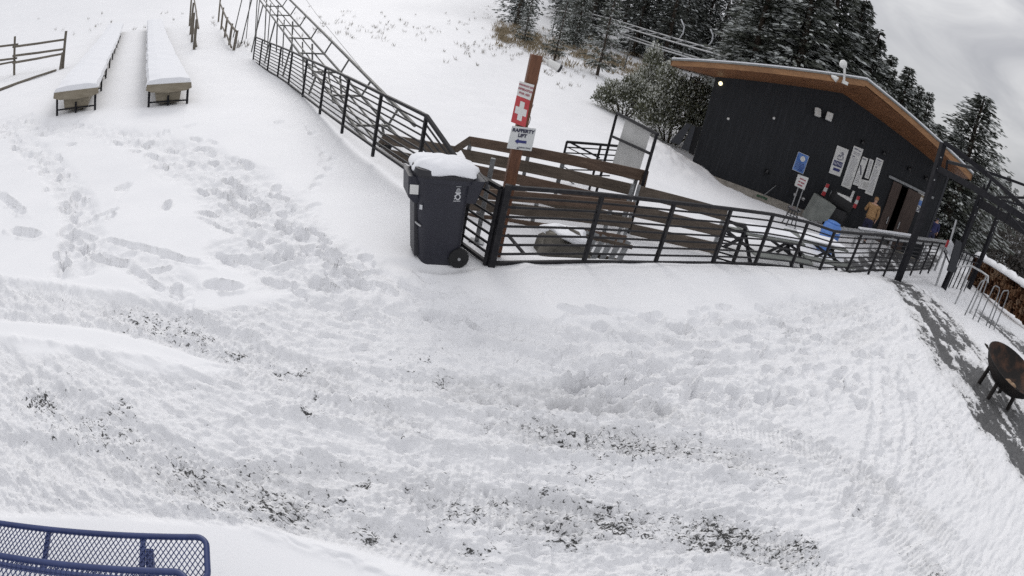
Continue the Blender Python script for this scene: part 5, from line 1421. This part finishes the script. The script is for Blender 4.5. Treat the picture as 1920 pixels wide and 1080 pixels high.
    skin_mesh('trousers', [P(*v) for v in TV], TE, [tuple(q*s for q in x_) if isinstance(x_, tuple) else x_*s for x_ in TR], trousers, r)
    for sg, sw in ((-1, stride), (1, -stride)):
        mb_ = MB()
        mb_.loft([[Vector(base)+P(sg*.115+x_*w_, sw+y_, z_) for x_, y_ in ((-.05, -.09), (.05, -.09), (.055, .06), (.035, .17), (-.035, .17), (-.055, .06))] for z_, w_ in ((-.005, 1), (.05, 1), (.09, .8))])
        part('boot', mb_, 'boot', r, bevel=.012)
    # face
    hd = Vector(base)+P(0, lf+.03, 1.665)
    f_ = P(0, 1, 0)/s; sx = P(1, 0, 0)/s
    mb_ = MB()
    part('nose', MB().tube([hd+f_*.088*s+Vector((0, 0, .012)), hd+f_*.112*s+Vector((0, 0, -.02)), hd+f_*.09*s+Vector((0, 0, -.028))], [.008, .014, .010], 6), 'skin', r)
    for sg in (-1, 1):
        part('eye', MB().lathe([(.002, -.008), (.010, 0), (.002, .008)], 8, hd+f_*.087*s+sx*sg*.03+Vector((0, 0, .012)), f_), 'ink', r)
        part('ear', MB().lathe([(.01, -.012), (.026, 0), (.012, .012)], 8, hd+sx*sg*.082*s, sx), 'skin', r)
    part('mouth', MB().bar(hd+f_*.086*s-sx*.022+Vector((0, 0, -.052)), hd+f_*.086*s+sx*.022+Vector((0, 0, -.052)), .008, .008), 'ink_red', r)
    rings = []
    for i in range(9):
        a = -.25+(math.pi/2+.25)*i/8; k_ = math.cos(a); 
        rings.append([hd+sx*(.094*s*k_*math.cos(b_))+f_*(.112*s*k_*math.sin(b_)-.012)+Vector((0, 0, .03+.088*s*math.sin(a))) for b_ in [2*math.pi*j/16 for j in range(16)]])
    part('cap' if not hood else 'hood', MB().loft(rings), capm, r, smooth=True)
    return r
def at_ground(px, py, D):
    p = AT(px, py, D); p.z = gz(p); return p
b_ = at_ground(1622, 434, 21.6)
person(b_, 1.80, R(-28), 'person in a tan jacket and dark trousers seen from behind near the smoker', 'tan_coat', 'navy_cloth', 'cap_tan', lean=.10, stride=.16, arms=((.34, .22), (-.02, .02)))
b_ = at_ground(1745, 447, 33)
person(b_, 1.72, R(150), 'person all in dark blue walking on the snow beyond the pavilion post', 'navy_blue', 'navy_cloth', 'navy_cloth', lean=.02, stride=.14, arms=((.1, .05), (-.06, .0)), hood=True)

# ------------------------------------------------------------------ blue mesh picnic table below the camera
ZS, ZT = .46, .76
def BZ(px, py, z):
    d = ray(px, py); t_ = (z-CAM_H)/d[2]; return Vector((d[0]*t_, d[1]*t_, z))
s0_, s1_ = BZ(0, 981, ZS), BZ(368, 1007, ZS)
bd_ = (s1_-s0_).normalized(); bn = Vector((bd_.y, -bd_.x, 0))
if bn.dot(Vector((s0_.x, s0_.y, 0))) > 0: bn = -bn               # towards the wall
SE = BZ(389, 1062, ZS); se_u = (SE-s0_).dot(bd_)
E0 = s0_+bd_*se_u
t0_ = BZ(0, 1042, ZT); T_off = (t0_-s0_).dot(bn)
te_u = (BZ(350, 1085, ZT)-s0_).dot(bd_)
LB = 1.83
def BS(u, v): return E0-bd_*u+bn*v                                # seat: u from its right end, v towards the wall
def BT(u, v): return Vector(((E0-bd_*(u+se_u-te_u)+bn*(T_off+v)).x, (E0-bd_*(u+se_u-te_u)+bn*(T_off+v)).y, ZT))
bench = thing('mesh_table', Vector((E0.x, E0.y, 0))+bd_*-.9+bn*.5, 'blue coated metal mesh picnic table with bench seat at the bottom left corner', 'table')
def mesh_panel(F, u0, u1, v0, v1, name, root, cell=.030, wd=.0050):
    mb = MB(); ratio = .62; dv = (v1-v0)
    for sgn in (1, -1):
        k_ = -int(dv*ratio/cell)-1
        while u0+k_*cell < u1+dv*ratio+cell:
            ua = u0+k_*cell; ub = ua+sgn*dv*ratio
            ta, tb = 0.0, 1.0
            for lim, s2_ in ((u0, 1), (u1, -1)):
                fa, fb = (ua-lim)*s2_, (ub-lim)*s2_
                if fa < 0 and fb < 0: ta = 2; break
                if fa < 0: ta = max(ta, fa/(fa-fb))
                elif fb < 0: tb = min(tb, fa/(fa-fb))
            if ta < tb: mb.bar(F(ua+(ub-ua)*ta, v0+dv*ta), F(ua+(ub-ua)*tb, v0+dv*tb), wd, .004)
            k_ += 1
    return part(name, mb, 'blue_coat', root)
def rounded(F, u0, u1, v0, v1, rad, n=8):
    pts = []
    for (cu, cv, a0) in ((u0+rad, v0+rad, 180), (u1-rad, v0+rad, 270), (u1-rad, v1-rad, 0), (u0+rad, v1-rad, 90)):
        for i in range(n):
            a = R(a0+90*i/(n-1)); pts.append(F(cu+rad*math.cos(a), cv+rad*math.sin(a)))
    return pts
st = part('seat', MB().tube(rounded(BS, 0, LB, 0, .28, .06), .0175, 10, closed=True), 'blue_coat', bench, smooth=True)
mesh_panel(BS, .006, LB-.006, .006, .274, 'seat_mesh', st)
tt_ = part('tabletop', MB().tube(rounded(BT, 0, LB, 0, .75, .06), .0175, 10, closed=True), 'blue_coat', bench, smooth=True)
mesh_panel(BT, .006, LB-.006, .006, .744, 'top_mesh', tt_)
su = [(s0_+bd_*(BZ(px_, py_, ZS)-s0_).dot(bd_)) for px_, py_ in ((266, 1040), (86, 1022))]
us = [(E0-p_).dot(bd_) for p_ in su]
for u in us+[us[-1]+.62]:
    part('seat_rib', MB().bar(BS(u, .0)+Vector((0, 0, -.012)), BS(u, .28)+Vector((0, 0, -.012)), .03, .015), 'blue_coat', bench)
for u in (us[0]-.012, us[0]+1.05):
    part('bracket', MB().slab([BS(u, .06)+Vector((0, 0, -.03)), BS(u, .14)+Vector((0, 0, -.03)), BS(u, T_off+.34)+Vector((0, 0, -.30)), BS(u, T_off+.26)+Vector((0, 0, -.36))], bd_*.045), 'blue_coat', bench)
    q = BS(u, T_off+.37); part('leg', MB().tube([Vector((q.x, q.y, ZT-.02)), Vector((q.x, q.y, .12)), Vector((q.x, q.y, -.03))], .03, 10), 'blue_coat', bench)
    part('foot', MB().tube([BS(u, T_off-.1)+Vector((0, 0, -ZS+.0)), BS(u, T_off+.85)+Vector((0, 0, -ZS+.0))], .03, 10), 'blue_coat', bench)

# ------------------------------------------------------------------ trees
def kite_mesh(name, kites, frost, mat):
    """kites: array (n,4,3)"""
    k = np.asarray(kites, np.float32); n = len(k)
    me = bpy.data.meshes.new(name)
    me.vertices.add(n*4); me.vertices.foreach_set('co', k.reshape(-1))
    me.loops.add(n*4); me.loops.foreach_set('vertex_index', np.arange(n*4, dtype=np.int32))
    me.polygons.add(n); me.polygons.foreach_set('loop_start', np.arange(0, n*4, 4, dtype=np.int32)); me.update(calc_edges=True)
    at = me.attributes.new('frost', 'FLOAT', 'FACE'); at.data.foreach_set('value', np.asarray(frost, np.float32))
    me.materials.append(M[mat]); return me

def kites_from(P, Dr, Ln, Wd, g):
    """leaf sprays at P along Dr (unit), random roll"""
    n = len(P); rv = g.normal(size=(n, 3)); S = np.cross(Dr, rv); S /= np.linalg.norm(S, axis=1, keepdims=True)+1e-9
    # keep sprays mostly level
    up = np.array([0, 0, 1.0]); S2 = np.cross(Dr, up); S2 /= np.linalg.norm(S2, axis=1, keepdims=True)+1e-9
    S = S*.55+S2*.6; S /= np.linalg.norm(S, axis=1, keepdims=True)+1e-9
    L = Ln[:, None]; W = Wd[:, None]
    return np.stack([P, P+Dr*L*.45+S*W, P+Dr*L, P+Dr*L*.4-S*W], 1)

def conifer_data(h, rmax, levels, per, steps, sprays, droop, seed, frost_p, taper=.85, bare=.06, size=1.0):
    g = np.random.default_rng(seed); P, Dd, Ln, Wd, Fr = [], [], [], [], []
    for i in range(levels):
        zf = bare+(1-bare)*((i+g.uniform(-.3, .3))/levels); zf = min(max(zf, bare), .985)
        rr = rmax*(1-zf)**taper*min(1, .55+(zf-bare)*4)
        nb = max(3, int(per*(.5+.5*(1-zf))))
        a0 = g.uniform(0, 6.3)
        for b in range(nb):
            if g.random() < .10: continue
            a = a0+2*math.pi*b/nb+g.normal(0, .22); r = rr*g.uniform(.62, 1.12)+.12
            base_fr = g.normal(0, .16)
            for s_ in range(steps):
                t = (s_+g.uniform(.35, 1))/steps; t = max(.16, t)
                zz = h*zf+r*(.22*t-droop*t*t)
                for q in range(sprays):
                    side = g.uniform(-1, 1)*.9
                    aa = a+side*(.20+.16*(1-t))
                    p = (r*t*math.cos(aa), r*t*math.sin(aa), zz+g.normal(0, .05*size)*(1+r*.15)-(.10*size if q else 0))
                    d = np.array([math.cos(a+side*.9), math.sin(a+side*.9), -.28-.5*droop*t+g.normal(0, .22)]); d /= np.linalg.norm(d)
                    P.append(p); Dd.append(d); Ln.append(size*g.uniform(.22, .46)*(.6+.4*(1-zf))); Wd.append(size*g.uniform(.035, .075)); Fr.append(.42+base_fr+(.30 if q == 0 else -.08)*frost_p*2+.16*t+g.normal(0, .12))
    P = np.array(P); Dd = np.array(Dd)
    return kites_from(P, Dd, np.array(Ln), np.array(Wd), g), np.array(Fr)

def trunk_mb(h, r0, seed, limbs=0, rmax=1.5):
    g = random.Random(seed); mb = MB()
    pts = [Vector((g.uniform(-.02, .02)*h*.2*(i > 0), g.uniform(-.02, .02)*h*.2*(i > 0), -.4+(h*.97+.4)*i/6)) for i in range(7)]
    mb.tube(pts, [r0*(1.15-i/6.3) for i in range(7)], 8)
    for i in range(limbs):
        z = h*(.1+.8*i/limbs); a = i*2.4; r = rmax*(1-z/h)*.8
        mb.tube([(0, 0, z), (r*.5*math.cos(a), r*.5*math.sin(a), z+.08*r), (r*math.cos(a), r*math.sin(a), z-.02*r)], [r0*.22, r0*.14, r0*.05], 5)
    return mb
TREES = {}
def tree_kind(key, h, rmax, levels, per, steps, sprays, droop, seed, frost_p, mat, **kw):
    ks, fr = conifer_data(h, rmax, levels, per, steps, sprays, droop, seed, frost_p, **kw)
    me = kite_mesh('crown', ks, fr, mat)
    tm = trunk_mb(h, h*.017, seed, 18, rmax)
    t_me = bpy.data.meshes.new('trunk'); t_me.from_pydata([tuple(v) for v in tm.v], [], tm.f); t_me.materials.append(M['bark'])
    TREES[key] = (me, t_me, h)
def plant(key, base, height, yaw, label, group=None, wide=1.0, name='conifer_tree'):
    me, tm, h = TREES[key]
    r = thing(name, base, label, 'tree', group)
    r.rotation_euler = (0, 0, yaw); s = height/h; r.scale = (s*wide, s*wide, s)
    for nm, m_ in (('trunk', tm), ('crown', me)):
        o = bpy.data.objects.new(nm, m_); col.objects.link(o); o.parent = r
    return r
tree_kind('spruce_a', 10, 2.1, 40, 11, 7, 4, .30, 1, .36, 'needles')
tree_kind('spruce_b', 10, 1.9, 36, 10, 7, 4, .38, 2, .42, 'needles', taper=.75)
tree_kind('spruce_c', 10, 2.4, 34, 11, 7, 4, .20, 3, .30, 'needles', taper=.95)
tree_kind('young', 6, 1.75, 17, 9, 6, 3, .16, 4, .30, 'needles', taper=.9, bare=.10, size=.85)
tree_kind('far_a', 10, 1.7, 30, 8, 5, 3, .34, 5, .46, 'needles_far', size=1.15)
tree_kind('far_b', 10, 2.0, 28, 8, 5, 3, .28, 6, .50, 'needles_far', taper=.75, size=1.2)
tree_kind('pine', 10, 2.5, 46, 11, 8, 4, .10, 7, .36, 'needles', taper=.70, size=.85)

def plant_px(key, tp, D, label, group=None, wide=1.0, yaw=None, name='conifer_tree'):
    t_ = AT(*tp, D); z0 = ground(t_.x, t_.y)
    return plant(key, Vector((t_.x, t_.y, z0-.05)), t_.z-z0, yaw if yaw is not None else random.uniform(0, 6), label, group, wide, name)

YG = 'young spruces at the edge of the snow slope'
plant_px('young', (1003, -18), 50, 'leftmost young spruce on the slope edge with open snowy branches', YG)
plant_px('young', (1068, -12), 45, 'young spruce with a bare lower trunk right above the timber post', YG, .95)
plant_px('young', (1160, -28), 43, 'young spruce nearest the coaster rails and tan grass', YG, .95)
plant_px('spruce_b', (1112, -70), 58, 'taller spruce behind the open young spruces', YG, .9)
RG = 'tall spruces behind the lodge roof'
for i, (tp, D, k_, w_, lb) in enumerate([
  ((1585, -60), 44, 'spruce_a', 1.0, 'tallest dark spruce behind the lodge ridge, its top out of the picture'), ((1622, -2), 46, 'spruce_b', .95, 'tall spruce whose tip meets the top edge left of the open sky'),
  ((1650, 52), 47, 'spruce_a', .9, 'spruce with a spiky top next down the line behind the ridge'), ((1676, 100), 48, 'spruce_c', .75, 'slim spruce in the descending row behind the right roof slope'),
  ((1708, 122), 49, 'spruce_b', .85, 'broad spruce halfway down the right roof slope'), ((1727, 157), 50, 'spruce_a', .8, 'spruce low in the descending row over the right roof slope'),
  ((1746, 170), 52, 'spruce_c', .7, 'narrow spruce near the lower end of the right roof slope'), ((1768, 231), 54, 'spruce_b', .9, 'last short spruce at the tip of the right eave'),
  ((1540, -80), 42, 'spruce_c', .95, 'massive spruce above the cameras on the roof edge'), ((1500, -60), 46, 'spruce_a', 1, 'dark spruce behind the middle of the roof'), ((1455, -70), 43, 'spruce_b', 1.05, 'frosted spruce right of the coaster hoops'), ((1425, -20), 50, 'spruce_c', .9, 'spruce just behind the last coaster hoop')]):
    plant_px(k_, tp, D, lb, RG, w_*1.75)
plant_px('pine', (1846, 176), 39, 'tall frosted conifer standing alone against the pale sky behind the pavilion', None, 2.1)
plant_px('spruce_c', (1800, 236), 42, 'shorter conifer beside the lone tall conifer at the right eave', None, 1.5)
plant_px('spruce_a', (1822, 300), 46, 'small dark conifer low behind the pavilion beams', None, 1.9)
g_ = random.Random(31)
DG = 'conifers of the dense forest above the lodge'
for i in range(62):
    px = g_.uniform(960, 1640); D = g_.uniform(62, 112)
    p = AT(px, 60, D); z0 = ground(p.x, p.y); hh = g_.uniform(13, 22)*(.75 if px < 1050 else 1)
    plant(g_.choice(('far_a', 'far_b')), Vector((p.x, p.y, z0-.1)), hh, g_.uniform(0, 6), 'dark frosted conifer in the dense forest above the lodge and coaster rails', DG, g_.uniform(.9, 1.25))
for i in range(14):
    px = g_.uniform(1560, 1760); D = g_.uniform(58, 80); p = AT(px, 200, D); z0 = ground(p.x, p.y); tpz = CAM_H+D*(.30-.0013*(px-1480))*.80
    if tpz-z0 > 3: plant(g_.choice(('far_a', 'far_b')), Vector((p.x, p.y, z0-.1)), tpz-z0, g_.uniform(0, 6), 'dark frosted conifer in the dense forest above the lodge and coaster rails', DG, 1.0)

for i in range(16):
    px = 1745+i*11+g_.uniform(-6, 6); py = 236+max(0, px-1780)*.95+g_.uniform(-14, 40); D = g_.uniform(55, 75)
    t_ = AT(px, py, D); z0 = ground(t_.x, t_.y)
    plant(g_.choice(('far_a', 'far_b')), Vector((t_.x, t_.y, z0-.1)), max(3, t_.z-z0), g_.uniform(0, 6), 'grey frosted conifer in the tree line seen between the pavilion beams', 'conifers between the pavilion beams', 1.7)
for i in range(16):
    px = 1630+i*10+g_.uniform(-6, 6); py = 70+(px-1640)*1.22+g_.uniform(0, 45); D = g_.uniform(56, 66)
    t_ = AT(px, py, D); z0 = ground(t_.x, t_.y)
    plant(g_.choice(('far_a', 'far_b')), Vector((t_.x, t_.y, z0-.1)), max(3, t_.z-z0), g_.uniform(0, 6), 'grey frosted conifer filling the belt of trees behind the right roof slope', 'conifers filling the belt behind the right roof slope', 1.8)
def bush_mesh(lobes, n, seed, ln, wd, mat, frost_mu=.35, upw=.5):
    g = np.random.default_rng(seed); P = []; Dd = []; Fr = []
    vol = np.array([a*b*c for (_, _, _, a, b, c) in lobes])**.7; pick = g.choice(len(lobes), n, p=vol/vol.sum())
    for i in pick:
        x, y, z, a, b, c = lobes[i]
        v = g.normal(size=3); v /= np.linalg.norm(v); v[2] = abs(v[2])*.9-.1 if g.random() < .7 else v[2]
        rr_ = g.uniform(.55, 1.06)
        rr_ *= 1+.18*math.sin(v[0]*9+i)*math.sin(v[1]*8-i)*1.2
        P.append((x+a*v[0]*rr_, y+b*v[1]*rr_, max(.02, z+c*v[2]*rr_)))
        d = v*.7+np.array([0, 0, upw])+g.normal(size=3)*.45; Dd.append(d/np.linalg.norm(d)); Fr.append(frost_mu+.25*max(0, v[2])+.2*(rr_-.8)+g.normal(0, .17))
    return kite_mesh('foliage', kites_from(np.array(P), np.array(Dd), g.uniform(.6, 1.3, n)*ln, g.uniform(.7, 1.3, n)*wd, g), Fr, mat)
def bush(name, base, lobes, n, seed, ln, wd, mat, label, cat='bush', group=None, frost_mu=.35, upw=.5, stems=7):
    r = thing(name, base, label, cat, group)
    o = bpy.data.objects.new('foliage', bush_mesh(lobes, n, seed, ln, wd, mat, frost_mu, upw)); col.objects.link(o); o.parent = r
    mb = MB(); g = random.Random(seed)
    for i in range(stems):
        x, y, z, a, b, c = lobes[i % len(lobes)]; mb.tube([Vector(base)+Vector((x*.2, y*.2, -.1)), Vector(base)+Vector((x*.7+g.uniform(-.2, .2), y*.7, z*.5)), Vector(base)+Vector((x+g.uniform(-.4, .4)*a, y+g.uniform(-.4, .4)*b, z+.5*c))], [.05, .035, .01], 5)
    part('stems', mb, 'bark', r)
    return r
b_ = at_ground(1262, 236, 26.5)
bush('juniper_bush', b_, [(-.9, 0, 1.3, 1.0, .9, 1.3), (.5, .2, 1.7, 1.15, 1.0, 1.45), (-.1, .3, 2.4, .95, .9, 1.2), (1.3, .1, 1.1, .9, .9, 1.1), (-.2, -.3, .8, 1.5, .8, .8), (-.75, .3, 3.0, .55, .5, .95), (.75, .2, 2.7, .75, .7, .9)], 15000, 41, .15, .036, 'juniper', 'large frosted juniper bush left of the lodge', upw=.7)
b_ = at_ground(1168, 212, 27.5)
bush('juniper_bush', b_, [(-.5, 0, .9, .95, .8, .9), (.5, 0, 1.1, .9, .8, 1.1), (-1.0, 0, .55, .6, .6, .55), (.1, .2, 1.7, .45, .45, .6), (1.0, -.1, .6, .7, .6, .6)], 9000, 42, .13, .034, 'juniper', 'lower spreading juniper bush above the framed board', upw=.6)
b_ = at_ground(1215, 165, 31)
bush('juniper_bush', b_, [(0, 0, 1.6, 1.0, .9, 1.8), (.6, 0, 1.0, 1.2, .9, 1.0), (-.1, 0, 3.2, .5, .5, 1.2)], 7000, 43, .16, .04, 'juniper', 'upright juniper behind the two spreading ones, its tip near the coaster track', upw=.8)
# gap of brown scrub between juniper and wall
b_ = at_ground(1318, 200, 30)
bush('scrub_bush', b_, [(0, 0, .9, .9, .6, 1.0), (-.6, .3, 1.6, .7, .6, 1.0)], 1800, 44, .22, .03, 'dry_grass', 'pale brown scrub seen between the juniper and the lodge wall', frost_mu=.75)

# dry grass and sage poking through the snow (nobody could count it)
def tufts(name, spots, per, mat, label, ln, seed, frost=.3, wd=.012):
    g = np.random.default_rng(seed); P = []; Dd = []
    for (x, y, r_) in spots:
        for _ in range(per):
            a = g.uniform(0, 6.3); q = r_*math.sqrt(g.random()); X_2, Y_2 = x+q*math.cos(a), y+q*math.sin(a)
            P.append((X_2, Y_2, ground(X_2, Y_2)-.02)); d = np.array([g.normal(0, .45), g.normal(0, .45), 1]); Dd.append(d/np.linalg.norm(d))
    n = len(P); me = kite_mesh(name, kites_from(np.array(P), np.array(Dd), g.uniform(.5, 1.4, n)*ln, g.uniform(.6, 1.4, n)*wd, g), g.normal(frost, .2, n), mat)
    o = bpy.data.objects.new(name, me); col.objects.link(o); tag(o, label, 'grass', kind='stuff'); return o
g_ = random.Random(17); sp_ = []
def spot_px(a, b, r_): p = G(a, b, 130); sp_.append((p.x, p.y, r_))
for _ in range(250):                        # tan strip along the foot of the trees
    t_ = g_.random(); px = 930+t_*290; py = 60+t_*88+g_.gauss(0, 12)-(10 if t_ > .4 else 0)
    spot_px(px, py, g_.uniform(.25, .7))
tufts('dry_grass', sp_, 26, 'dry_grass', 'tan dry grass at the foot of the spruces', .55, 51, .35, .035)
sp_ = []
for _ in range(110): spot_px(g_.uniform(545, 960), g_.gauss(38, 16)+(g_.random()*20), g_.uniform(.08, .25))
for _ in range(55): spot_px(g_.uniform(830, 1000), g_.gauss(94, 10), g_.uniform(.05, .2))
for _ in range(40): spot_px(g_.uniform(1000, 1120), g_.gauss(150, 14)-10, g_.uniform(.05, .2))
for _ in range(26): spot_px(g_.uniform(60, 420), g_.uniform(22, 75), g_.uniform(.05, .15))
for _ in range(10): spot_px(g_.uniform(440, 470), g_.uniform(78, 92), .08)
for _ in range(30): spot_px(g_.uniform(900, 1050), g_.uniform(0, 40), g_.uniform(.15, .4))
tufts('sage_brush', sp_, 8, 'sage', 'pale sage twigs poking through the snow slope', .30, 52, .45, .013)

# grey brush and trees beyond the firewood, down in the valley
BG = 'frosted shrubs beyond the firewood stack'
g_ = random.Random(8)
for i in range(26):
    px = g_.uniform(1775, 2050); D = g_.uniform(44, 78); p = AT(px, 430, D); p.z = ground(p.x, p.y)-.1; s_ = g_.uniform(1.1, 2.6)
    bush('frosted_shrub', p, [(0, 0, s_*.8, s_, s_*.8, s_*.9), (s_*.6, .2, s_*.6, s_*.8, s_*.6, s_*.7), (-s_*.5, 0, s_*1.1, s_*.6, s_*.5, s_*.7)], 900, 60+i, .42, .07, 'brush', 'grey frosted shrub in the valley beyond the firewood stack', 'shrub', BG, frost_mu=.4, upw=.7, stems=4)
for i in range(46):
    px = g_.uniform(1700, 2200); D = g_.uniform(95, 190); p = AT(px, 430, D); z0 = ground(p.x, p.y)
    plant(g_.choice(('far_a', 'far_b')), Vector((p.x, p.y, z0-.2)), g_.uniform(6, 12), g_.uniform(0, 6), 'distant grey conifer in the valley far behind the pavilion', 'distant conifers in the valley', 1.5)

# ------------------------------------------------------------------ coaster rails with catch hoops
A0, A1 = AT(1040, 14, 66), AT(1388, 107, 44)
r = thing('coaster_track', Vector((A1.x, A1.y, ground(A1.x, A1.y))), 'silver coaster rails with curved hoops running down out of the forest', 'coaster')
ctr = lambda t, o=0, u=0: A0.lerp(A1, t)+Vector((.75*o, -.35*o, u))
for o_, u_ in ((0, 0), (-1.0, -.35), (.1, -1.1), (-1.0, -1.3)):
    part('rail', MB().tube([ctr(i/8, o_, u_+.15*math.sin(i*.8)) for i in range(9)], .075, 6), 'silver', r)
for i in range(16):
    t_ = (i+.5)/16; part('tie', MB().bar(ctr(t_, 0, -.02), ctr(t_, -1.0, -.37), .14, .06), 'silver', r)
for i in range(8):
    p = ctr((i+.4)/8, -.5, -.2); part('support', MB().tube([p, Vector((p.x, p.y, ground(p.x, p.y)-.1))], .07, 6), 'track_steel', r)
for hp in (((1277, 36), (1283, 50), (1281, 62), (1273, 74)), ((1332, 54), (1337, 66), (1335, 78), (1326, 88)), ((1372, 68), (1375, 80), (1371, 91), (1361, 100)), ((1388, 79), (1391, 90), (1386, 101), (1373, 108))):
    D = 44+ (1388-hp[0][0])*.065
    part('hoop', MB().tube([AT(*q, D) for q in hp], .07, 6), 'white_print', r, smooth=True)
